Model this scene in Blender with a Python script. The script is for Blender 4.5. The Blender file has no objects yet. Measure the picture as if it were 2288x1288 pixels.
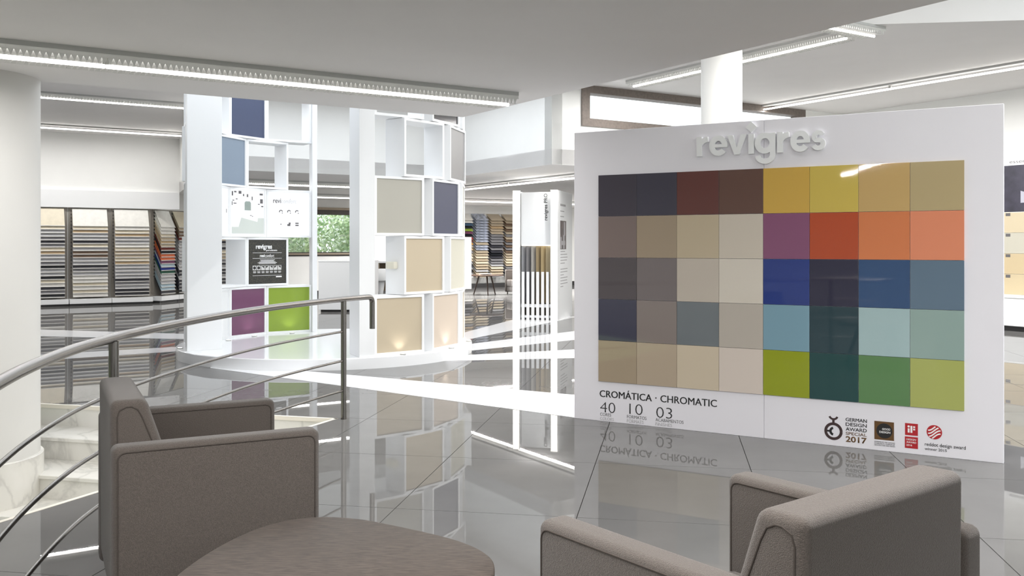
import bpy, bmesh, math, random
from mathutils import Vector, Matrix
random.seed(7)
S = bpy.context.scene
COL = S.collection
R = math.radians

# ------------------------------------------------------------------ camera, world, exposure
cam_d = bpy.data.cameras.new('camera')
cam_d.sensor_width = 36.0
cam_d.lens = 2060.0 / 2288.0 * 36.0
cam_d.shift_y = -96.0 / 2288.0
cam_d.clip_end = 300
cam = bpy.data.objects.new('camera', cam_d)
COL.objects.link(cam)
cam.location = (0, 0, 1.4)
cam.rotation_euler = (R(90), 0, 0)
S.camera = cam

W = bpy.data.worlds.new('sky')
S.world = W
W.use_nodes = True
W.node_tree.nodes['Background'].inputs[0].default_value = (0.90, 0.95, 1.0, 1)
W.node_tree.nodes['Background'].inputs[1].default_value = 2.2

S.view_settings.view_transform = 'Standard'
S.view_settings.look = 'None'
S.view_settings.exposure = 0.27
S.view_settings.gamma = 1.0
S.view_settings.use_curve_mapping = False
S.cycles.max_bounces = 8
S.cycles.diffuse_bounces = 5
S.cycles.glossy_bounces = 4
S.cycles.transparent_max_bounces = 12
S.cycles.sample_clamp_indirect = 6.0
S.cycles.adaptive_threshold = 0.02
S.cycles.caustics_reflective = False
S.cycles.caustics_refractive = False

LAMP_W = 22.0     # watts per metre of a ceiling lamp

# ------------------------------------------------------------------ building grid
GA = R(32.13)                       # the building's own axes are turned against the view
E1 = (math.cos(GA), math.sin(GA))
E2 = (-math.sin(GA), math.cos(GA))
def uv(u, v):
    return (u * E1[0] + v * E2[0], u * E1[1] + v * E2[1])
H_LOW, H_UP = 2.68, 4.0

# ------------------------------------------------------------------ materials
def lin(c):
    out = []
    for x in c[:3]:
        x = x / 255.0
        out.append(x / 12.92 if x <= 0.04045 else ((x + 0.055) / 1.055) ** 2.4)
    return (out[0], out[1], out[2], 1.0)

MATS = {}
def mat(name, col, rough=0.5, metal=0.0, spec=0.5, noise=0.0, nscale=8.0, bump=0.0, bscale=60.0, stretch=None,
        emit=0.0, coat=0.0, coat_rough=0.03, objvar=0.0, sheen=0.0):
    if name in MATS:
        return MATS[name]
    m = bpy.data.materials.new(name)
    m.use_nodes = True
    nt = m.node_tree
    b = nt.nodes['Principled BSDF']
    c = lin(col)
    b.inputs['Base Color'].default_value = c
    b.inputs['Roughness'].default_value = rough
    b.inputs['Metallic'].default_value = metal
    b.inputs['Specular IOR Level'].default_value = spec
    if coat:
        b.inputs['Coat Weight'].default_value = coat
        b.inputs['Coat Roughness'].default_value = coat_rough
    if sheen:
        b.inputs['Sheen Weight'].default_value = sheen
    if emit:
        b.inputs['Emission Color'].default_value = c
        b.inputs['Emission Strength'].default_value = emit
    if noise or bump or objvar:
        tc = nt.nodes.new('ShaderNodeTexCoord')
        mp = nt.nodes.new('ShaderNodeMapping')
        if stretch:
            mp.inputs['Scale'].default_value = stretch
        nt.links.new(tc.outputs['Object'], mp.inputs['Vector'])
        last = None
        if noise:
            n = nt.nodes.new('ShaderNodeTexNoise')
            n.inputs['Scale'].default_value = nscale
            n.inputs['Detail'].default_value = 6
            nt.links.new(mp.outputs['Vector'], n.inputs['Vector'])
            mr = nt.nodes.new('ShaderNodeMapRange')
            mr.inputs['From Min'].default_value = 0.3
            mr.inputs['From Max'].default_value = 0.7
            mr.inputs['To Min'].default_value = 1 - noise
            mr.inputs['To Max'].default_value = 1 + noise
            nt.links.new(n.outputs['Fac'], mr.inputs['Value'])
            mx = nt.nodes.new('ShaderNodeMix')
            mx.data_type = 'RGBA'
            mx.blend_type = 'MULTIPLY'
            mx.inputs['Factor'].default_value = 1.0
            mx.inputs[6].default_value = c
            nt.links.new(mr.outputs['Result'], mx.inputs[7])
            last = mx.outputs[2]
        if objvar:
            oi = nt.nodes.new('ShaderNodeObjectInfo')
            mr2 = nt.nodes.new('ShaderNodeMapRange')
            mr2.inputs['To Min'].default_value = 1 - objvar
            mr2.inputs['To Max'].default_value = 1 + objvar
            nt.links.new(oi.outputs['Random'], mr2.inputs['Value'])
            mx2 = nt.nodes.new('ShaderNodeMix')
            mx2.data_type = 'RGBA'
            mx2.blend_type = 'MULTIPLY'
            mx2.inputs['Factor'].default_value = 1.0
            if last:
                nt.links.new(last, mx2.inputs[6])
            else:
                mx2.inputs[6].default_value = c
            nt.links.new(mr2.outputs['Result'], mx2.inputs[7])
            last = mx2.outputs[2]
        if last:
            nt.links.new(last, b.inputs['Base Color'])
        if bump:
            n2 = nt.nodes.new('ShaderNodeTexNoise')
            n2.inputs['Scale'].default_value = bscale
            n2.inputs['Detail'].default_value = 3
            nt.links.new(mp.outputs['Vector'], n2.inputs['Vector'])
            bp = nt.nodes.new('ShaderNodeBump')
            bp.inputs['Strength'].default_value = bump
            bp.inputs['Distance'].default_value = 0.01
            nt.links.new(n2.outputs['Fac'], bp.inputs['Height'])
            nt.links.new(bp.outputs['Normal'], b.inputs['Normal'])
    MATS[name] = m
    return m

def glow(name, col, strength):
    if name in MATS:
        return MATS[name]
    m = bpy.data.materials.new(name)
    m.use_nodes = True
    nt = m.node_tree
    nt.nodes.remove(nt.nodes['Principled BSDF'])
    e = nt.nodes.new('ShaderNodeEmission')
    e.inputs[0].default_value = lin(col)
    e.inputs[1].default_value = strength
    nt.links.new(e.outputs[0], nt.nodes['Material Output'].inputs[0])
    MATS[name] = m
    return m

def pane_material():
    m = bpy.data.materials.new('window_glass')
    m.use_nodes = True
    nt = m.node_tree
    nt.nodes.remove(nt.nodes['Principled BSDF'])
    t = nt.nodes.new('ShaderNodeBsdfTransparent')
    t.inputs[0].default_value = (0.94, 0.96, 0.95, 1)
    g = nt.nodes.new('ShaderNodeBsdfGlossy')
    g.inputs['Roughness'].default_value = 0.02
    x = nt.nodes.new('ShaderNodeMixShader')
    x.inputs[0].default_value = 0.06
    nt.links.new(t.outputs[0], x.inputs[1])
    nt.links.new(g.outputs[0], x.inputs[2])
    nt.links.new(x.outputs[0], nt.nodes['Material Output'].inputs[0])
    return m

def marble_material():
    m = bpy.data.materials.new('white_marble')
    m.use_nodes = True
    nt = m.node_tree
    b = nt.nodes['Principled BSDF']
    b.inputs['Roughness'].default_value = 0.25
    tc = nt.nodes.new('ShaderNodeTexCoord')
    n = nt.nodes.new('ShaderNodeTexNoise')
    n.inputs['Scale'].default_value = 1.6
    n.inputs['Detail'].default_value = 8
    n.inputs['Distortion'].default_value = 0.8
    nt.links.new(tc.outputs['Object'], n.inputs['Vector'])
    r = nt.nodes.new('ShaderNodeValToRGB')
    el = r.color_ramp.elements
    el[0].position = 0.40; el[0].color = lin((220, 218, 212))
    el[1].position = 0.62; el[1].color = lin((226, 224, 219))
    for p, c in ((0.47, (220, 218, 212)), (0.50, (202, 200, 195)), (0.53, (220, 218, 212))):
        k = el.new(p); k.color = lin(c)
    nt.links.new(n.outputs['Fac'], r.inputs['Fac'])
    nt.links.new(r.outputs['Color'], b.inputs['Base Color'])
    return m

def cork_material():
    m = bpy.data.materials.new('speckled_board')
    m.use_nodes = True
    nt = m.node_tree
    b = nt.nodes['Principled BSDF']
    b.inputs['Roughness'].default_value = 0.5
    tc = nt.nodes.new('ShaderNodeTexCoord')
    n = nt.nodes.new('ShaderNodeTexVoronoi')
    n.inputs['Scale'].default_value = 90
    nt.links.new(tc.outputs['Object'], n.inputs['Vector'])
    r = nt.nodes.new('ShaderNodeValToRGB')
    el = r.color_ramp.elements
    el[0].position = 0.15; el[0].color = lin((96, 92, 74))
    el[1].position = 0.45; el[1].color = lin((44, 44, 42))
    nt.links.new(n.outputs['Distance'], r.inputs['Fac'])
    nt.links.new(r.outputs['Color'], b.inputs['Base Color'])
    return m

def wood_material(name, ca, cb, rough=0.4, spec=0.5):
    m = bpy.data.materials.new(name)
    m.use_nodes = True
    nt = m.node_tree
    b = nt.nodes['Principled BSDF']
    b.inputs['Roughness'].default_value = rough
    b.inputs['Specular IOR Level'].default_value = spec
    tc = nt.nodes.new('ShaderNodeTexCoord')
    mp = nt.nodes.new('ShaderNodeMapping')
    mp.inputs['Rotation'].default_value = (0, 0, R(-14))
    mp.inputs['Scale'].default_value = (6, 90, 20)
    nt.links.new(tc.outputs['Object'], mp.inputs['Vector'])
    n = nt.nodes.new('ShaderNodeTexNoise')
    n.inputs['Scale'].default_value = 3.0
    n.inputs['Detail'].default_value = 9
    n.inputs['Roughness'].default_value = 0.65
    n.inputs['Distortion'].default_value = 0.35
    nt.links.new(mp.outputs['Vector'], n.inputs['Vector'])
    r = nt.nodes.new('ShaderNodeValToRGB')
    el = r.color_ramp.elements
    el[0].position = 0.38; el[0].color = lin(ca)
    el[1].position = 0.60; el[1].color = lin(cb)
    nt.links.new(n.outputs['Fac'], r.inputs['Fac'])
    nt.links.new(r.outputs['Color'], b.inputs['Base Color'])
    bp = nt.nodes.new('ShaderNodeBump')
    bp.inputs['Strength'].default_value = 0.12
    bp.inputs['Distance'].default_value = 0.004
    nt.links.new(n.outputs['Fac'], bp.inputs['Height'])
    nt.links.new(bp.outputs['Normal'], b.inputs['Normal'])
    return m

M_WALL = mat('wall_paint', (238, 238, 236), 0.6, noise=0.01, nscale=3)
M_CEIL = mat('ceiling_paint', (233, 231, 230), 0.7, noise=0.012, nscale=2)
M_COLUMN = mat('column_paint', (212, 211, 208), 0.5, noise=0.01, nscale=3)
M_WHITE = mat('white_lacquer', (240, 241, 242), 0.35)
M_PLAT = mat('platform_gloss', (240, 241, 243), 0.12, spec=0.6)
M_PANEL = mat('panel_white', (236, 234, 240), 0.45, noise=0.006, nscale=5)
M_TILE = mat('floor_tile_grey', (112, 111, 110), 0.5, spec=0.0, noise=0.05, nscale=3, objvar=0.04)
def polish(m, ior, share, rough):
    """polished but slightly porous stoneware: a weakened mirror coat over the matt body"""
    nt = m.node_tree
    g_ = nt.nodes.new('ShaderNodeBsdfGlossy'); g_.inputs['Roughness'].default_value = rough; g_.inputs['Color'].default_value = (1, 1, 1, 1)
    fr = nt.nodes.new('ShaderNodeFresnel'); fr.inputs['IOR'].default_value = ior
    ma = nt.nodes.new('ShaderNodeMath'); ma.operation = 'MULTIPLY'; ma.inputs[1].default_value = share
    mx = nt.nodes.new('ShaderNodeMixShader')
    nt.links.new(fr.outputs[0], ma.inputs[0]); nt.links.new(ma.outputs[0], mx.inputs[0])
    nt.links.new(nt.nodes['Principled BSDF'].outputs[0], mx.inputs[1]); nt.links.new(g_.outputs[0], mx.inputs[2])
    nt.links.new(mx.outputs[0], nt.nodes['Material Output'].inputs[0])
polish(M_TILE, 1.5, 0.75, 0.012)
M_GROUT = mat('grout', (62, 60, 58), 0.8)
M_STRIPE = mat('stripe_white', (243, 243, 245), 0.10, spec=0.6)
M_STEEL = mat('brushed_steel', (128, 124, 120), 0.26, metal=1.0, noise=0.08, nscale=6, stretch=(40, 40, 2))
M_FABRIC = mat('taupe_fabric', (84, 77, 72), 0.95, spec=0.15, noise=0.26, nscale=330, bump=0.5, bscale=420, sheen=0.25)
M_PIPING = mat('piping_fabric', (70, 64, 60), 0.9, spec=0.15, noise=0.1, nscale=400)
M_DARK = mat('dark_plastic', (40, 39, 39), 0.45)
M_BLACK = mat('ink_black', (22, 21, 23), 0.55)
M_GREYINK = mat('ink_grey', (96, 94, 96), 0.6)
M_LIGHTINK = mat('ink_pale', (176, 174, 176), 0.6)
M_WHITEINK = mat('ink_white', (245, 245, 245), 0.5)
M_BRONZE = mat('ink_bronze', (96, 66, 30), 0.45)
M_MAROON = mat('ink_maroon', (62, 46, 46), 0.4)
M_RED = mat('ink_red', (178, 30, 38), 0.45)
M_STONE = mat('frame_stone', (118, 108, 101), 0.6, noise=0.15, nscale=25)
M_DARKSTONE = mat('frame_dark', (70, 64, 60), 0.6, noise=0.1, nscale=25)
M_RACK = mat('rack_taupe', (152, 146, 138), 0.55)
M_METALW = mat('lamp_metal', (186, 186, 184), 0.35)
M_LOUVRE = mat('lamp_louvre', (226, 226, 224), 0.4)
_nt = M_LOUVRE.node_tree                      # thin opal plastic: lets the tube's light through
_tr = _nt.nodes.new('ShaderNodeBsdfTranslucent'); _tr.inputs[0].default_value = (0.8, 0.8, 0.79, 1)
_mx = _nt.nodes.new('ShaderNodeMixShader'); _mx.inputs[0].default_value = 0.5
_nt.links.new(_nt.nodes['Principled BSDF'].outputs[0], _mx.inputs[1]); _nt.links.new(_tr.outputs[0], _mx.inputs[2])
_nt.links.new(_mx.outputs[0], _nt.nodes['Material Output'].inputs[0])
M_TUBE = glow('lamp_tube_light', (255, 252, 246), 7.0)
M_LED = glow('led_strip_light', (255, 247, 232), 4.5)
M_BACKLIT = glow('backlit_panel', (250, 252, 255), 0.88)
M_SPOT = glow('spot_lens', (255, 250, 240), 3.0)
M_MARBLE = marble_material()
M_CORK = cork_material()
M_GLASS = pane_material()
M_TABLE = wood_material('grey_oak', (43, 37, 33), (82, 72, 65), 0.5, 0.2)
M_WALNUT = wood_material('dark_walnut', (46, 33, 27), (74, 55, 44))
M_BEIGE = mat('desk_oak', (150, 136, 118), 0.5, noise=0.08, nscale=20)

def colour(name, c, rough=0.12, spec=0.5, noise=0.0, nscale=10, metal=0.0):
    return mat(name, c, rough, spec=spec, noise=noise, nscale=nscale, metal=metal)

# ------------------------------------------------------------------ mesh helpers
class MB:
    def __init__(s):
        s.v = []; s.f = []
    def add(s, vs, fs):
        o = len(s.v)
        s.v += [tuple(p) for p in vs]
        s.f += [tuple(i + o for i in f) for f in fs]
        return s
    def box(s, x0, x1, y0, y1, z0, z1):
        return s.add([(x0, y0, z0), (x1, y0, z0), (x1, y1, z0), (x0, y1, z0), (x0, y0, z1), (x1, y0, z1), (x1, y1, z1), (x0, y1, z1)],
                     [(0, 3, 2, 1), (4, 5, 6, 7), (0, 1, 5, 4), (1, 2, 6, 5), (2, 3, 7, 6), (3, 0, 4, 7)])
    def prism(s, poly, z0, z1):
        n = len(poly)
        vs = [(p[0], p[1], z0) for p in poly] + [(p[0], p[1], z1) for p in poly]
        fs = [tuple(range(n - 1, -1, -1)), tuple(range(n, 2 * n))]
        fs += [(i, (i + 1) % n, n + (i + 1) % n, n + i) for i in range(n)]
        return s.add(vs, fs)
    def slab(s, poly, y0, y1):                        # polygon in (x, z), extruded along y
        n = len(poly)
        vs = [(p[0], y0, p[1]) for p in poly] + [(p[0], y1, p[1]) for p in poly]
        fs = [tuple(range(n)), tuple(range(2 * n - 1, n - 1, -1))]
        fs += [(i, n + i, n + (i + 1) % n, (i + 1) % n) for i in range(n)]
        return s.add(vs, fs)
    def bar(s, p, q, w, h):                           # straight bar of rectangular section
        p = Vector(p); q = Vector(q); d = (q - p).normalized()
        up = Vector((0, 0, 1)) if abs(d.z) < 0.95 else Vector((1, 0, 0))
        a = d.cross(up).normalized() * (w / 2); b = a.cross(d).normalized() * (h / 2)
        vs = [p - a - b, p + a - b, p + a + b, p - a + b, q - a - b, q + a - b, q + a + b, q - a + b]
        return s.add(vs, [(0, 3, 2, 1), (4, 5, 6, 7), (0, 1, 5, 4), (1, 2, 6, 5), (2, 3, 7, 6), (3, 0, 4, 7)])
    def tube(s, pts, r, seg=10, closed=False):
        pts = [Vector(p) for p in pts]
        n = len(pts)
        rs = r if isinstance(r, (list, tuple)) else [r] * n
        def tan(i):
            a = pts[(i - 1) % n] if (closed or i > 0) else pts[i]
            b = pts[(i + 1) % n] if (closed or i < n - 1) else pts[i]
            return (b - a).normalized()
        t = tan(0)
        up = Vector((0, 0, 1)) if abs(t.z) < 0.9 else Vector((1, 0, 0))
        nrm = (up - t * up.dot(t)).normalized()
        o = len(s.v)
        for i in range(n):
            t = tan(i)
            nrm = (nrm - t * nrm.dot(t)).normalized()
            bn = t.cross(nrm)
            for k in range(seg):
                a = 2 * math.pi * k / seg
                s.v.append(tuple(pts[i] + (nrm * math.cos(a) + bn * math.sin(a)) * rs[i]))
        m = n if closed else n - 1
        for i in range(m):
            j = (i + 1) % n
            for k in range(seg):
                l = (k + 1) % seg
                s.f.append((o + i * seg + k, o + i * seg + l, o + j * seg + l, o + j * seg + k))
        if not closed:
            s.f.append(tuple(o + k for k in range(seg - 1, -1, -1)))
            s.f.append(tuple(o + (n - 1) * seg + k for k in range(seg)))
        return s
    def lathe(s, prof, seg=24, cx=0, cy=0):
        o = len(s.v)
        for (r, z) in prof:
            for k in range(seg):
                a = 2 * math.pi * k / seg
                s.v.append((cx + r * math.cos(a), cy + r * math.sin(a), z))
        for i in range(len(prof) - 1):
            for k in range(seg):
                l = (k + 1) % seg
                s.f.append((o + i * seg + k, o + i * seg + l, o + (i + 1) * seg + l, o + (i + 1) * seg + k))
        s.f.append(tuple(o + k for k in range(seg - 1, -1, -1)))
        s.f.append(tuple(o + (len(prof) - 1) * seg + k for k in range(seg)))
        return s
    def frame(s, w, h, d, t):                          # rectangular ring: x width, z height, y depth
        a, b = w / 2, w / 2 - t
        vs = []
        for y in (-d / 2, d / 2):
            vs += [(-a, y, 0), (a, y, 0), (a, y, h), (-a, y, h), (-b, y, t), (b, y, t), (b, y, h - t), (-b, y, h - t)]
        fs = []
        for i in range(4):
            j = (i + 1) % 4
            fs += [(i, j, 4 + j, 4 + i), (8 + i, 12 + i, 12 + j, 8 + j), (i, 8 + i, 8 + j, j), (4 + i, 4 + j, 12 + j, 12 + i)]
        return s.add(vs, fs)
    def mesh(s, name, bevel=0.0, seg=2, smooth=False, angle=40):
        bm = bmesh.new()
        vv = [bm.verts.new(p) for p in s.v]
        for f in s.f:
            try:
                bm.faces.new([vv[i] for i in f])
            except ValueError:
                pass
        bmesh.ops.recalc_face_normals(bm, faces=bm.faces)
        if bevel:
            bmesh.ops.bevel(bm, geom=list(bm.edges), offset=bevel, segments=seg, profile=0.5, affect='EDGES', clamp_overlap=True)
        me = bpy.data.meshes.new(name)
        bm.to_mesh(me)
        bm.free()
        if smooth:
            me.shade_smooth()
            me.set_sharp_from_angle(angle=R(angle))
        return me
    def build(s, name, material, parent=None, bevel=0.0, seg=2, smooth=False, angle=40):
        return put(name, s.mesh(name, bevel, seg, smooth, angle), material, parent)

def put(name, me, material=None, parent=None, loc=None, rot=None):
    o = bpy.data.objects.new(name, me)
    COL.objects.link(o)
    if material and me and not me.materials:
        me.materials.append(material)
    if parent:
        o.parent = parent
    if loc:
        o.location = loc
    if rot:
        o.rotation_euler = rot
    return o

def tag(o, label=None, cat=None, group=None, kind=None):
    if label: o['label'] = label
    if cat: o['category'] = cat
    if group: o['group'] = group
    if kind: o['kind'] = kind
    return o

def thing(name, label, cat, loc=(0, 0, 0), rz=0.0, group=None):
    o = bpy.data.objects.new(name, None)
    COL.objects.link(o)
    o.location = loc
    o.rotation_euler = (0, 0, rz)
    o.empty_display_size = 0.1
    return tag(o, label, cat, group)

def struct(o):
    o['kind'] = 'structure'
    return o

def copy_tree(o, parent=None):
    c = o.copy()
    COL.objects.link(c)
    c.parent = parent
    for ch in list(o.children):
        copy_tree(ch, c)
    return c

def clip(poly, p, n, keep_in=True):
    """part of a convex polygon on the side of the line through p that n points to"""
    out = []
    sgn = 1 if keep_in else -1
    for i in range(len(poly)):
        a, b = poly[i], poly[(i + 1) % len(poly)]
        da = sgn * ((a[0] - p[0]) * n[0] + (a[1] - p[1]) * n[1])
        db = sgn * ((b[0] - p[0]) * n[0] + (b[1] - p[1]) * n[1])
        if da >= 0:
            out.append(a)
        if da * db < 0:
            t = da / (da - db)
            out.append((a[0] + (b[0] - a[0]) * t, a[1] + (b[1] - a[1]) * t))
    return out

def area(poly):
    return 0.5 * abs(sum(poly[i][0] * poly[(i + 1) % len(poly)][1] - poly[(i + 1) % len(poly)][0] * poly[i][1] for i in range(len(poly))))

def edges_in(poly):
    """inward half-planes of a convex polygon"""
    c = (sum(p[0] for p in poly) / len(poly), sum(p[1] for p in poly) / len(poly))
    out = []
    for i in range(len(poly)):
        a, b = poly[i], poly[(i + 1) % len(poly)]
        n = (-(b[1] - a[1]), b[0] - a[0])
        if (c[0] - a[0]) * n[0] + (c[1] - a[1]) * n[1] < 0:
            n = (-n[0], -n[1])
        l = math.hypot(*n)
        out.append((a, (n[0] / l, n[1] / l)))
    return out

def subtract(poly, hp):
    """convex polygon minus convex region: a list of convex pieces"""
    pieces, rest = [], poly
    for (p, n) in hp:
        o = clip(rest, p, n, False)
        if len(o) > 2 and area(o) > 1e-4:
            pieces.append(o)
        rest = clip(rest, p, n, True)
        if len(rest) < 3 or area(rest) < 1e-4:
            break
    return pieces

def intersect(poly, hp):
    for (p, n) in hp:
        poly = clip(poly, p, n, True)
        if len(poly) < 3:
            return []
    return poly

# text as flat (or raised) mesh in the x-z plane of its parent, front facing -y
def text(name, body, parent, x, z, w, h, material, y=0.0, depth=0.0012, bold=0.0, rot90=False, label=None, smear=0.0):
    c = bpy.data.curves.new('t', 'FONT')
    c.body = body
    c.size = 1.0
    c.offset = bold
    c.resolution_u = 3
    o = bpy.data.objects.new('t', c)
    src = bpy.data.meshes.new_from_object(o)
    bpy.data.objects.remove(o)
    xs = [v.co.x for v in src.vertices]; ys = [v.co.y for v in src.vertices]
    x0, x1, y0, y1 = min(xs), max(xs), min(ys), max(ys)
    bm = bmesh.new()
    for q in ((0,) if not smear else (-1, 0, 1)):
        n0 = len(bm.verts)
        bm.from_mesh(src)
        bm.verts.ensure_lookup_table()
        for v in bm.verts[n0:]:
            v.co.x += q * smear
            v.co.z = q * 0.0002
    bpy.data.meshes.remove(src)
    sx, sy = w / (x1 - x0), h / (y1 - y0)
    for v in bm.verts:
        a, b = (v.co.x - x0) * sx, (v.co.y - y0) * sy
        if rot90:
            v.co = (x - b, y + v.co.z, z + a)
        else:
            v.co = (x + a, y + v.co.z, z + b)
    bmesh.ops.recalc_face_normals(bm, faces=bm.faces)
    r = bmesh.ops.extrude_face_region(bm, geom=list(bm.faces))
    for e in r['geom']:
        if isinstance(e, bmesh.types.BMVert):
            e.co.y -= depth
    bmesh.ops.recalc_face_normals(bm, faces=bm.faces)
    me = bpy.data.meshes.new(name)
    bm.to_mesh(me)
    bm.free()
    o = put(name, me, material, parent)
    if label:
        o['label'] = label
    return o

def disc(cx, cz, r, n=32, a0=0, a1=360):
    return [(cx + r * math.cos(R(a0 + (a1 - a0) * i / n)), cz + r * math.sin(R(a0 + (a1 - a0) * i / n))) for i in range(n if a1 - a0 == 360 else n + 1)]

def strip(path, w):
    """closed outline of a stroke of width w along a path in the x-z plane"""
    L, Rr = [], []
    for i, p in enumerate(path):
        a = path[max(i - 1, 0)]; b = path[min(i + 1, len(path) - 1)]
        d = (b[0] - a[0], b[1] - a[1]); l = math.hypot(*d) or 1
        n = (-d[1] / l * w / 2, d[0] / l * w / 2)
        L.append((p[0] + n[0], p[1] + n[1])); Rr.append((p[0] - n[0], p[1] - n[1]))
    return L, Rr

def stroke(mb, path, w, y0, y1):
    L, Rr = strip(path, w)
    n = len(path)
    vs = [(p[0], y0, p[1]) for p in L] + [(p[0], y0, p[1]) for p in Rr] + [(p[0], y1, p[1]) for p in L] + [(p[0], y1, p[1]) for p in Rr]
    fs = []
    for i in range(n - 1):
        fs += [(i, i + 1, n + i + 1, n + i), (2 * n + i, 3 * n + i, 3 * n + i + 1, 2 * n + i + 1),
               (i, 2 * n + i, 2 * n + i + 1, i + 1), (n + i, n + i + 1, 3 * n + i + 1, 3 * n + i)]
    fs += [(0, n, 3 * n, 2 * n), (n - 1, 3 * n - 1, 4 * n - 1, 2 * n - 1)]
    mb.add(vs, fs)

def arc(cx, cz, r, a0, a1, n=24, rz=None):
    rz = r if rz is None else rz
    return [(cx + r * math.cos(R(a0 + (a1 - a0) * i / n)), cz + rz * math.sin(R(a0 + (a1 - a0) * i / n))) for i in range(n + 1)]

# ================================================================== SETTING
# ------------------------------------------------------------------ floor with the stair opening
PIT = [(-1.40, 7.44), (-9.2, 9.44), (-9.2, 2.0), (-3.69, 2.0)]
PIT_HP = edges_in(PIT)
FD1 = (math.sin(R(9.8)), math.cos(R(9.8)))
FD2 = (math.cos(R(9.8)), -math.sin(R(9.8)))
FO = (-0.621, 4.899)
TA, TB, GAP = 1.2, 0.967, 0.0045
bed = MB()
room = [uv(-8, -6), uv(20, -6), uv(20, 26.2), uv(-8, 26.2)]
for pc in subtract(room, PIT_HP):
    bed.prism(pc, -0.25, -0.006)
floor = struct(bed.build('floor', M_GROUT))
tiles, far_mb = [], MB()
ROOM_HP = edges_in(room)
for i in range(-14, 26):
    for j in range(-24, 26):
        ox = FO[0] + FD1[0] * TA * i + FD2[0] * TB * j
        oy = FO[1] + FD1[1] * TA * i + FD2[1] * TB * j
        q = [(ox + FD1[0] * a + FD2[0] * b, oy + FD1[1] * a + FD2[1] * b)
             for a, b in ((GAP / 2, GAP / 2), (GAP / 2, TB - GAP / 2), (TA - GAP / 2, TB - GAP / 2), (TA - GAP / 2, GAP / 2))]
        q = intersect(q, ROOM_HP)
        if len(q) < 3:
            continue
        pcs = subtract(q, PIT_HP)
        if not pcs:
            continue
        mx, my = sum(p[0] for p in q) / len(q), sum(p[1] for p in q) / len(q)
        seen = my > 1.5 and abs(mx / my) < 0.62
        if seen and my < 15.5:
            mb = MB()
            for pc in pcs:
                mb.prism(pc, -0.006, 0.0)
            tiles.append((my, mb))
        else:
            for pc in pcs:
                far_mb.prism(pc, -0.006, 0.0)
tiles.sort(key=lambda t: t[0])
for k, (my, mb) in enumerate(tiles):
    if k < 295:
        mb.build('floor_tile', M_TILE, floor)
    else:
        far_mb.add(mb.v, mb.f)
fp = far_mb.build('paving', M_TILE, floor)
fp['kind'] = 'stuff'

# white bands let into the floor
def fl(x, y):
    """floor point under a line of sight measured on the photograph"""
    Y = 2060 * 1.4 / (y - 548)
    return ((x - 1144) / 2060 * Y, Y)
bands = [
    [(470, 811), (1500, 902.6), (1500, 956), (1284, 934), (470, 823)],
    [(930, 800), (1290, 781.3), (1290, 800.6), (930, 808.5)],
    [(1010, 774.3), (1330, 735), (1330, 755.2), (1010, 788.2)],
    [(1010, 750.8), (1200, 701), (1290, 708.5), (1010, 766.3)],
    [(-260, 726.8), (440, 747.7), (440, 758.9), (-260, 745.4)],
    [(-260, 812.7), (430, 774), (430, 783.5), (-260, 829)],
]
for bp in bands:
    MB().prism([fl(*p) for p in bp], 0.0, 0.0025).build('white_band', M_STRIPE, floor)
# pale kerb along the opening
kerb = MB()
def edge_strip(a, b, w, z0, z1):
    d = (b[0] - a[0], b[1] - a[1]); l = math.hypot(*d); n = (-d[1] / l * w, d[0] / l * w)
    return [a, b, (b[0] + n[0], b[1] + n[1]), (a[0] + n[0], a[1] + n[1])]
kerb.prism(edge_strip(PIT[0], PIT[1], 0.03, 0, 0), -0.03, 0.002)
kerb.prism(edge_strip(PIT[3], PIT[0], 0.03, 0, 0), -0.03, 0.002)
struct(kerb.build('trim_1', mat('kerb_stone', (232, 226, 214), 0.4)))

# marble stairs going down in the opening
stairs = struct(thing('stairs', None, None))
fd = (PIT[1][0] - PIT[0][0], PIT[1][1] - PIT[0][1]); fl_ = math.hypot(*fd); fd = (fd[0] / fl_, fd[1] / fl_)
fn = (fd[1], -fd[0])
if fn[1] > 0: fn = (-fn[0], -fn[1])
def at_depth(k): return (PIT[0][0] + fn[0] * k, PIT[0][1] + fn[1] * k)
RISE, GO = 0.18, 0.455
for k in range(7):
    q = clip(clip(PIT, at_depth(GO * k - (0.0 if k == 0 else 0.0)), fn), at_depth(GO * (k + 1)), fn, False) if k < 6 else clip(PIT, at_depth(GO * k), fn)
    if len(q) < 3: continue
    MB().prism(q, -2.0, -RISE * (k + 1) - 0.03).build('riser', M_MARBLE, stairs)
    qt = clip(clip(PIT, at_depth(GO * k), fn), at_depth(GO * (k + 1) + 0.02), fn, False) if k < 6 else q
    MB().prism(qt, -RISE * (k + 1) - 0.03, -RISE * (k + 1)).build('tread', M_MARBLE, stairs, bevel=0.004, seg=1)
top = clip(PIT, at_depth(0.02), fn, False)
MB().prism(top, -RISE, -0.032).build('riser', M_MARBLE, stairs)
sn = [h for h in PIT_HP if abs(h[0][0] - PIT[3][0]) < 1e-6][0]
side_q = clip(PIT, (sn[0][0] + sn[1][0] * 0.02, sn[0][1] + sn[1][1] * 0.02), sn[1], False)
MB().prism(side_q, -2.0, -0.032).build('side_wall', M_MARBLE, stairs)

# ------------------------------------------------------------------ columns
c1 = struct(thing('column_1', None, None, (-4.14, 7.0, 0)))
MB().lathe([(0.5, -0.2), (0.5, H_LOW)], 64).build('shaft', M_COLUMN, c1, smooth=True)
MB().lathe([(0.525, -2.0), (0.525, -0.205), (0.52, -0.2)], 64).build('plinth', M_MARBLE, c1, smooth=True)
c2 = struct(thing('column_2', None, None, (2.59, 11.4, 0)))
MB().lathe([(0.25, 0.0), (0.25, H_UP)], 48).build('shaft', M_COLUMN, c2, smooth=True)

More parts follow.
